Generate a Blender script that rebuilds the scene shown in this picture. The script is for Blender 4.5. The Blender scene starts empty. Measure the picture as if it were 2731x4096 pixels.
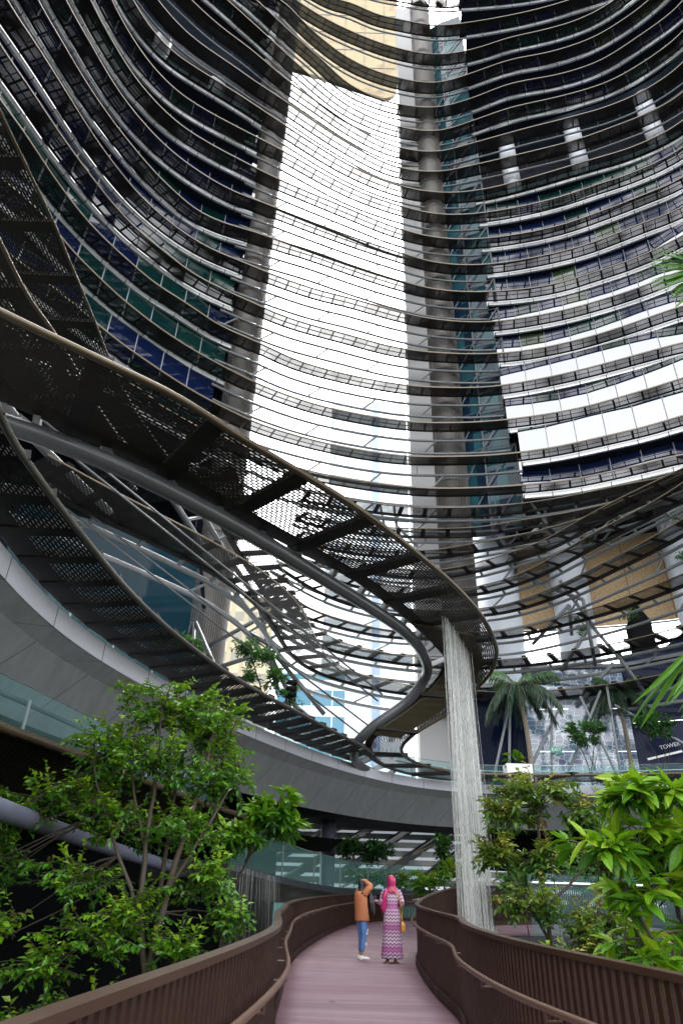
import bpy, math, random
import numpy as np
from mathutils import Vector, Matrix
random.seed(7); rng = np.random.default_rng(11)
scene = bpy.context.scene
COL = scene.collection
PI = math.pi

# ------------------------------------------------------------------ object helpers
def tag(o, label=None, cat=None, group=None, kind=None):
    if label: o['label'] = label
    if cat: o['category'] = cat
    if group: o['group'] = group
    if kind: o['kind'] = kind
    return o

def thing(name, label, cat, loc=(0, 0, 0), group=None):
    o = bpy.data.objects.new(name, None)
    o.empty_display_size = .2
    o.location = loc
    COL.objects.link(o)
    return tag(o, label, cat, group)

class MB:
    """collects faces, uvs, face materials and a per-face tint, and links them as one mesh object"""
    def __init__(s):
        s.v = []; s.f = []; s.uv = []; s.mi = []; s.t = []; s.n = 0
    def add(s, verts, faces, uvs=None, mi=0, tint=None):
        b = s.n
        s.v.append(np.asarray(verts, dtype=float).reshape(-1, 3)); s.n += len(s.v[-1])
        for i, f in enumerate(faces):
            s.f.append(tuple(b + j for j in f))
            s.uv.append(uvs[i] if uvs is not None else [(0, 0)] * len(f))
            s.mi.append(mi if np.isscalar(mi) else int(mi[i]))
            s.t.append((.5, .5, .5) if tint is None else (tint if np.ndim(tint) == 1 else tint[i]))
    def box(s, c, size, rz=0.0, mi=0, M=None, tint=None):
        x, y, z = [d / 2 for d in size]
        p = np.array([(-x, -y, -z), (x, -y, -z), (x, y, -z), (-x, y, -z), (-x, -y, z), (x, -y, z), (x, y, z), (-x, y, z)])
        if M is not None: p = p @ np.array(M).T
        elif rz:
            cs, sn = math.cos(rz), math.sin(rz)
            p = p @ np.array([[cs, sn, 0], [-sn, cs, 0], [0, 0, 1]])
        s.add(p + np.array(c), [(0, 3, 2, 1), (4, 5, 6, 7), (0, 1, 5, 4), (1, 2, 6, 5), (2, 3, 7, 6), (3, 0, 4, 7)], mi=mi, tint=tint)
    def bar(s, a, b, w, h, mi=0, tint=None):
        a, b = np.array(a, float), np.array(b, float)
        d = b - a; L = np.linalg.norm(d)
        if L < 1e-6: return
        d /= L
        up = np.array([0, 0, 1.0]) if abs(d[2]) < .95 else np.array([0, 1.0, 0])
        x = np.cross(d, up); x /= np.linalg.norm(x); y = np.cross(x, d)
        s.box((a + b) / 2, (w, L, h), M=np.stack([x, d, y], 1), mi=mi, tint=tint)
    def tube(s, pts, r, n=8, mi=0, caps=True, tint=None):
        P = np.asarray(pts, float); N = len(P)
        R = np.full(N, r) if np.isscalar(r) else np.asarray(r, float)
        T = np.gradient(P, axis=0) if N > 2 else np.repeat((P[1:] - P[:1]), 2, 0)
        T /= np.maximum(np.linalg.norm(T, axis=1, keepdims=True), 1e-9)
        m = np.mean(np.abs(T), axis=0)
        ref = np.eye(3)[int(np.argmin(m))]
        X = np.cross(T, ref); X /= np.maximum(np.linalg.norm(X, axis=1, keepdims=True), 1e-9)
        Y = np.cross(T, X)
        a = np.arange(n) * 2 * PI / n
        V = P[:, None, :] + R[:, None, None] * (X[:, None, :] * np.cos(a)[None, :, None] + Y[:, None, :] * np.sin(a)[None, :, None])
        arc = np.concatenate([[0], np.cumsum(np.linalg.norm(np.diff(P, axis=0), axis=1))])
        F = []; U = []
        for i in range(N - 1):
            for j in range(n):
                k = (j + 1) % n
                F.append((i * n + j, i * n + k, (i + 1) * n + k, (i + 1) * n + j))
                U.append([(arc[i], j / n), (arc[i], (j + 1) / n), (arc[i + 1], (j + 1) / n), (arc[i + 1], j / n)])
        if caps:
            F.append(tuple(range(n))[::-1]); U.append([(0, 0)] * n)
            F.append(tuple((N - 1) * n + j for j in range(n))); U.append([(0, 0)] * n)
        s.add(V.reshape(-1, 3), F, U, mi, tint)
    def strip(s, A, B, mi=0, u=None, flip=False, tint=None, v0=0., v1=1.):
        """quads between polylines A and B (same length); uv = (arc metres, v0..v1)"""
        A, B = np.asarray(A, float), np.asarray(B, float); N = len(A)
        if u is None: u = np.concatenate([[0], np.cumsum(np.linalg.norm(np.diff(A, axis=0), axis=1))])
        V = np.concatenate([A, B])
        F = []; U = []
        for i in range(N - 1):
            f = (i, i + 1, N + i + 1, N + i); q = [(u[i], v0), (u[i + 1], v0), (u[i + 1], v1), (u[i], v1)]
            if flip: f = f[::-1]; q = q[::-1]
            F.append(f); U.append(q)
        s.add(V, F, U, mi, tint)
    def loft(s, rings, mi=0, closed=True, caps=True, tint=None, u=None):
        """rings: list of polylines (same length), joined one after another; closed profile wraps"""
        R = [np.asarray(r, float) for r in rings]; N = len(R[0]); K = len(R)
        if u is None: u = np.concatenate([[0], np.cumsum(np.linalg.norm(np.diff(R[0], axis=0), axis=1))])
        V = np.concatenate(R); F = []; U = []
        for k in range(K if closed else K - 1):
            k2 = (k + 1) % K
            for i in range(N - 1):
                F.append((k * N + i, k * N + i + 1, k2 * N + i + 1, k2 * N + i))
                U.append([(u[i], k / K), (u[i + 1], k / K), (u[i + 1], (k + 1) / K), (u[i], (k + 1) / K)])
        if closed and caps:
            F.append(tuple(k * N for k in range(K))); U.append([(0, 0)] * K)
            F.append(tuple(k * N + N - 1 for k in range(K))[::-1]); U.append([(0, 0)] * K)
        s.add(V, F, U, mi, tint)
    def build(s, name, mats, parent=None, smooth=False, kind=None, label=None):
        me = bpy.data.meshes.new(name)
        V = np.concatenate(s.v) if s.v else np.zeros((0, 3))
        o = bpy.data.objects.new(name, me)
        COL.objects.link(o)
        if parent is not None:
            o.parent = parent
            off = np.array(parent.location)
            q = parent.parent
            while q is not None: off = off + np.array(q.location); q = q.parent
            V = V - off
        me.from_pydata(V.tolist(), [], s.f)
        uvl = me.uv_layers.new(name='UVMap')
        uvl.data.foreach_set('uv', np.array([c for q in s.uv for c in q], dtype=np.float32).ravel())
        ca = me.color_attributes.new('tint', 'FLOAT_COLOR', 'CORNER')
        cc = np.array([(t[0], t[1], t[2], 1) for t, f in zip(s.t, s.f) for _ in f], dtype=np.float32)
        if len(cc): ca.data.foreach_set('color', cc.ravel())
        for m in (mats if isinstance(mats, (list, tuple)) else [mats]): me.materials.append(m)
        me.polygons.foreach_set('material_index', np.array(s.mi, dtype=np.int32))
        if smooth: me.polygons.foreach_set('use_smooth', np.ones(len(s.f), dtype=bool))
        me.update()
        if kind: o['kind'] = kind
        if label: o['label'] = label
        return o

def struct(name, mb, mat, smooth=False):
    return mb.build(name, mat, smooth=smooth, kind='structure')

# ------------------------------------------------------------------ curve helpers
def spline(pts, step=.5, closed=False):
    P = np.asarray(pts, float)
    out = []
    Q = np.concatenate([[2 * P[0] - P[1]], P, [2 * P[-1] - P[-2]]])
    for i in range(1, len(Q) - 2):
        p0, p1, p2, p3 = Q[i - 1], Q[i], Q[i + 1], Q[i + 2]
        t0 = 0; t1 = t0 + max(np.linalg.norm(p1 - p0), 1e-6) ** .5; t2 = t1 + max(np.linalg.norm(p2 - p1), 1e-6) ** .5; t3 = t2 + max(np.linalg.norm(p3 - p2), 1e-6) ** .5
        for t in np.linspace(t1, t2, 14, endpoint=False):
            A1 = (t1 - t) / (t1 - t0) * p0 + (t - t0) / (t1 - t0) * p1
            A2 = (t2 - t) / (t2 - t1) * p1 + (t - t1) / (t2 - t1) * p2
            A3 = (t3 - t) / (t3 - t2) * p2 + (t - t2) / (t3 - t2) * p3
            B1 = (t2 - t) / (t2 - t0) * A1 + (t - t0) / (t2 - t0) * A2
            B2 = (t3 - t) / (t3 - t1) * A2 + (t - t1) / (t3 - t1) * A3
            out.append((t2 - t) / (t2 - t1) * B1 + (t - t1) / (t2 - t1) * B2)
    out.append(P[-1])
    return resample(np.array(out), step)

def resample(P, step=None, n=None):
    d = np.concatenate([[0], np.cumsum(np.linalg.norm(np.diff(P, axis=0), axis=1))])
    if n is None: n = max(2, int(round(d[-1] / step)) + 1)
    t = np.linspace(0, d[-1], n)
    return np.stack([np.interp(t, d, P[:, k]) for k in range(P.shape[1])], 1)

def smooth(P, it=3):
    P = P.copy()
    for _ in range(it):
        P[1:-1] = .25 * P[:-2] + .5 * P[1:-1] + .25 * P[2:]
    return P

def offset(P, d):
    """move a plan polyline to its left by d"""
    T = np.gradient(P[:, :2], axis=0); T /= np.linalg.norm(T, axis=1, keepdims=True)
    Q = P.copy(); Q[:, 0] -= T[:, 1] * d; Q[:, 1] += T[:, 0] * d
    return Q

def at_z(P, z):
    return np.column_stack([P[:, 0], P[:, 1], np.full(len(P), z) if np.isscalar(z) else z])

def arc(P):
    return np.concatenate([[0], np.cumsum(np.linalg.norm(np.diff(P, axis=0), axis=1))])

# ------------------------------------------------------------------ materials
def new_mat(name):
    m = bpy.data.materials.new(name); m.use_nodes = True
    nt = m.node_tree; nt.nodes.clear()
    out = nt.nodes.new('ShaderNodeOutputMaterial')
    return m, nt, out

def nd(nt, t, **kw):
    n = nt.nodes.new(t)
    for k, v in kw.items():
        if k.startswith('i_'): n.inputs[k[2:].replace('_', ' ')].default_value = v
        else: setattr(n, k, v)
    return n

def math_n(nt, op, a, b=None, c=None):
    n = nt.nodes.new('ShaderNodeMath'); n.operation = op
    for i, x in enumerate((a, b, c)):
        if x is None: continue
        if isinstance(x, (int, float)): n.inputs[i].default_value = x
        else: nt.links.new(x, n.inputs[i])
    return n.outputs[0]

def mixc(nt, fac, a, b):
    n = nt.nodes.new('ShaderNodeMix'); n.data_type = 'RGBA'
    for s, x in ((n.inputs[0], fac), (n.inputs[6], a), (n.inputs[7], b)):
        if isinstance(x, (int, float)): s.default_value = x
        elif isinstance(x, tuple): s.default_value = x if len(x) == 4 else (*x, 1)
        else: nt.links.new(x, s)
    return n.outputs[2]

def noise(nt, scale, detail=4, rough=.55, vec=None, dist=0):
    n = nd(nt, 'ShaderNodeTexNoise'); n.inputs['Scale'].default_value = scale; n.inputs['Detail'].default_value = detail
    n.inputs['Roughness'].default_value = rough; n.inputs['Distortion'].default_value = dist
    if vec is not None: nt.links.new(vec, n.inputs['Vector'])
    return n.outputs['Fac']

def ramp(nt, fac, stops, interp='LINEAR'):
    n = nt.nodes.new('ShaderNodeValToRGB'); n.color_ramp.interpolation = interp
    e = n.color_ramp.elements
    while len(e) < len(stops): e.new(.5)
    for i, (p, c) in enumerate(stops):
        e[i].position = p; e[i].color = (c, c, c, 1) if isinstance(c, (int, float)) else (*c, 1)
    nt.links.new(fac, n.inputs[0])
    return n.outputs[0]

def coords(nt, kind='Object'):
    return nt.nodes.new('ShaderNodeTexCoord').outputs[kind]

def simple(name, col, rough=.5, metal=0., var=.15, vscale=1.5, spec=.5, coat=0):
    m, nt, out = new_mat(name)
    b = nd(nt, 'ShaderNodeBsdfPrincipled')
    f = noise(nt, vscale, 5, .6, coords(nt))
    c1 = tuple(c * (1 - var) for c in col); c2 = tuple(min(1, c * (1 + var)) for c in col)
    nt.links.new(mixc(nt, f, c1, c2), b.inputs['Base Color'])
    rr = ramp(nt, f, [(.3, max(0, rough - .08)), (.7, min(1, rough + .08))])
    nt.links.new(rr, b.inputs['Roughness'])
    b.inputs['Metallic'].default_value = metal; b.inputs['Specular IOR Level'].default_value = spec
    b.inputs['Coat Weight'].default_value = coat
    nt.links.new(b.outputs[0], out.inputs[0])
    return m

def uv_xy(nt):
    s = nt.nodes.new('ShaderNodeSeparateXYZ'); nt.links.new(coords(nt, 'UV'), s.inputs[0])
    return s.outputs[0], s.outputs[1]

def line_mask(nt, x, period, width, phase=0.):
    """1 on lines of given width every period"""
    f = math_n(nt, 'MODULO', math_n(nt, 'ADD', x, phase + 1000 * period), period)
    return math_n(nt, 'LESS_THAN', f, width)

def edge_mask(nt, v, w):
    return math_n(nt, 'MAXIMUM', math_n(nt, 'LESS_THAN', v, w), math_n(nt, 'GREATER_THAN', v, 1 - w))

def alpha_out(nt, out, bsdf, alpha):
    tr = nd(nt, 'ShaderNodeBsdfTransparent')
    mx = nd(nt, 'ShaderNodeMixShader')
    if isinstance(alpha, (int, float)): mx.inputs[0].default_value = alpha
    else: nt.links.new(alpha, mx.inputs[0])
    nt.links.new(tr.outputs[0], mx.inputs[1]); nt.links.new(bsdf, mx.inputs[2])
    nt.links.new(mx.outputs[0], out.inputs[0])

def fin_mat(name, col, open_a, period=2.2, bar=.16, sub=1.1, subbar=.07, mid=.04, edge=.09, var=.15):
    """expanded metal sunshade in framed panels: solid bars, partly open sheet between them"""
    m, nt, out = new_mat(name)
    u, v = uv_xy(nt)
    k = line_mask(nt, u, period, bar)
    k = math_n(nt, 'MAXIMUM', k, line_mask(nt, u, sub, subbar))
    k = math_n(nt, 'MAXIMUM', k, edge_mask(nt, v, edge))
    if mid: k = math_n(nt, 'MAXIMUM', k, math_n(nt, 'COMPARE', v, .5, mid))
    b = nd(nt, 'ShaderNodeBsdfPrincipled'); b.inputs['Roughness'].default_value = .55; b.inputs['Specular IOR Level'].default_value = .18
    f = noise(nt, .6, 4, .6, coords(nt))
    nt.links.new(mixc(nt, f, tuple(c * .75 for c in col), tuple(c * 1.3 for c in col)), b.inputs['Base Color'])
    f2 = ramp(nt, noise(nt, .35, 2, .5, coords(nt)), [(.35, max(0, open_a - var)), (.65, min(1, open_a + var))])
    alpha = math_n(nt, 'MAXIMUM', k, f2)
    alpha_out(nt, out, b.outputs[0], alpha)
    return m

def perf_mat(name, col, hole=(.11, .05), mortar=.028, rib=None, edge=.0, solid_to=None):
    """perforated sheet: staggered slots punched through, uv in metres (u) and 0..1 times width metres (v)"""
    m, nt, out = new_mat(name)
    br = nd(nt, 'ShaderNodeTexBrick'); br.offset = .5
    nt.links.new(coords(nt, 'UV'), br.inputs['Vector'])
    br.inputs['Scale'].default_value = 1; br.inputs['Brick Width'].default_value = hole[0]; br.inputs['Row Height'].default_value = hole[1]
    br.inputs['Mortar Size'].default_value = mortar; br.inputs['Mortar Smooth'].default_value = .0
    u, v = uv_xy(nt)
    k = br.outputs['Fac']
    if rib: k = math_n(nt, 'MAXIMUM', k, line_mask(nt, u, rib[0], rib[1]))
    # larger patches where a second liner sheet lies over the holes
    n1 = noise(nt, 1.1, 3, .6, coords(nt, 'UV'))
    lin = math_n(nt, 'GREATER_THAN', n1, .60)
    k = math_n(nt, 'MAXIMUM', k, math_n(nt, 'MULTIPLY', lin, .6))
    if solid_to is not None: k = math_n(nt, 'MAXIMUM', k, math_n(nt, 'GREATER_THAN', v, solid_to))
    b = nd(nt, 'ShaderNodeBsdfPrincipled'); b.inputs['Roughness'].default_value = .45; b.inputs['Specular IOR Level'].default_value = .2
    f = noise(nt, .7, 4, .6, coords(nt))
    nt.links.new(mixc(nt, f, tuple(c * .7 for c in col), tuple(c * 1.4 for c in col)), b.inputs['Base Color'])
    alpha_out(nt, out, b.outputs[0], k)
    return m

def glass_facade(name):
    m, nt, out = new_mat(name)
    a = nd(nt, 'ShaderNodeAttribute', attribute_name='tint')
    s = nd(nt, 'ShaderNodeSeparateColor'); nt.links.new(a.outputs['Color'], s.inputs[0])
    col = ramp(nt, s.outputs[0], [(0, (.004, .010, .050)), (.5, (.006, .018, .085)), (.62, (.003, .022, .028)), (.85, (.004, .040, .038)), (.93, (.012, .045, .018)), (1, (.05, .07, .03))])
    b = nd(nt, 'ShaderNodeBsdfPrincipled'); nt.links.new(col, b.inputs['Base Color'])
    b.inputs['Roughness'].default_value = .015; b.inputs['IOR'].default_value = 3.3
    # slight waviness of the panes
    bp = nd(nt, 'ShaderNodeBump'); bp.inputs['Strength'].default_value = .05; bp.inputs['Distance'].default_value = .05
    nt.links.new(noise(nt, .5, 2, .5, coords(nt)), bp.inputs['Height']); nt.links.new(bp.outputs[0], b.inputs['Normal'])
    em = math_n(nt, 'MULTIPLY', math_n(nt, 'GREATER_THAN', s.outputs[0], .58), s.outputs[1])
    nt.links.new(col, b.inputs['Emission Color']); nt.links.new(em, b.inputs['Emission Strength'])
    nt.links.new(b.outputs[0], out.inputs[0])
    return m

def clear_glass(name, tint=(.55, .8, .8), a=.25, rough=.02):
    m, nt, out = new_mat(name)
    tr = nd(nt, 'ShaderNodeBsdfTransparent'); tr.inputs[0].default_value = (*tint, 1)
    g = nd(nt, 'ShaderNodeBsdfPrincipled'); g.inputs['Base Color'].default_value = (tint[0] * .25, tint[1] * .4, tint[2] * .4, 1)
    g.inputs['Roughness'].default_value = rough
    fr = nd(nt, 'ShaderNodeFresnel'); fr.inputs[0].default_value = 1.5
    f = math_n(nt, 'ADD', math_n(nt, 'MULTIPLY', fr.outputs[0], .8), a)
    f = math_n(nt, 'MINIMUM', f, 1.)
    mx = nd(nt, 'ShaderNodeMixShader'); nt.links.new(f, mx.inputs[0]); nt.links.new(tr.outputs[0], mx.inputs[1]); nt.links.new(g.outputs[0], mx.inputs[2])
    nt.links.new(mx.outputs[0], out.inputs[0])
    return m

def jointed(name, col, period, width, rough=.5, jcol=(.01, .01, .012), var=.12, metal=0., vscale=.8, slant=0., streak=0.):
    """panels with joints every `period` along u"""
    m, nt, out = new_mat(name)
    u, v = uv_xy(nt)
    if slant: u = math_n(nt, 'ADD', u, math_n(nt, 'MULTIPLY', v, slant))
    k = line_mask(nt, u, period, width)
    b = nd(nt, 'ShaderNodeBsdfPrincipled')
    f = noise(nt, vscale, 6, .62, coords(nt))
    c = mixc(nt, f, tuple(x * (1 - var) for x in col), tuple(min(1, x * (1 + var)) for x in col))
    if streak:
        mp = nd(nt, 'ShaderNodeMapping'); mp.inputs['Scale'].default_value = (1.2, 1.2, .12); nt.links.new(coords(nt), mp.inputs[0])
        st = ramp(nt, noise(nt, 2.2, 5, .7, mp.outputs[0]), [(.4, 0.), (.75, streak)])
        c = mixc(nt, st, c, tuple(x * .45 for x in col))
    nt.links.new(mixc(nt, k, c, jcol), b.inputs['Base Color'])
    b.inputs['Roughness'].default_value = rough; b.inputs['Metallic'].default_value = metal
    nt.links.new(b.outputs[0], out.inputs[0])
    return m

M = {}
M['fin'] = fin_mat('dark_mesh_panel', (.026, .022, .021), .76)
M['fin_dark'] = fin_mat('dark_dense_mesh_panel', (.02, .017, .016), .90)
M['fin_solid'] = fin_mat('dense_mesh_panel', (.042, .036, .033), .94, mid=.0)
M['fin_open'] = fin_mat('open_grid_panel', (.05, .048, .05), .93, period=2.2, bar=.12, sub=1.1, subbar=.07, mid=.05, edge=.10, var=.02)
M['fin_low'] = fin_mat('ribbed_mesh_panel', (.036, .031, .028), .64, period=1.9, bar=.34, sub=1.9, subbar=.1, mid=.0, edge=.05)
M['trim'] = simple('tan_edge_trim', (.24, .19, .13), .4)
M['trim_grey'] = simple('bronze_grey_tube', (.085, .078, .068), .35, metal=.3)
M['brass'] = simple('bronze_gold_tube', (.085, .064, .038), .35, metal=.4)
M['beam'] = simple('dark_beam', (.02, .019, .019), .5, spec=.2)
M['slab'] = jointed('pale_slab_edge', (.90, .92, .96), 2.2, .07, rough=.28, jcol=(.08, .09, .12), metal=.45)
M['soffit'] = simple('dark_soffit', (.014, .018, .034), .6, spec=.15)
M['glass'] = glass_facade('tinted_window_glass')
M['mullion'] = simple('pale_mullion', (.5, .52, .55), .4)
M['mullion_dark'] = simple('dark_mullion', (.05, .055, .065), .4)
M['steel'] = simple('grey_painted_steel', (.27, .295, .315), .36, var=.1)
M['steel_dark'] = simple('dark_grey_painted_steel', (.085, .093, .10), .34, var=.12, coat=.3)
M['white_col'] = simple('pale_column_paint', (.74, .77, .83), .5, var=.06)
M['white'] = simple('white_paint', (.8, .8, .8), .5, var=.05)
M['black'] = simple('flat_black', (.005, .005, .006), .6, spec=.1)  # even black for the spotlights and the podium wedge
M['dark_room'] = simple('dark_interior', (.006, .009, .022), .35)
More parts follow.
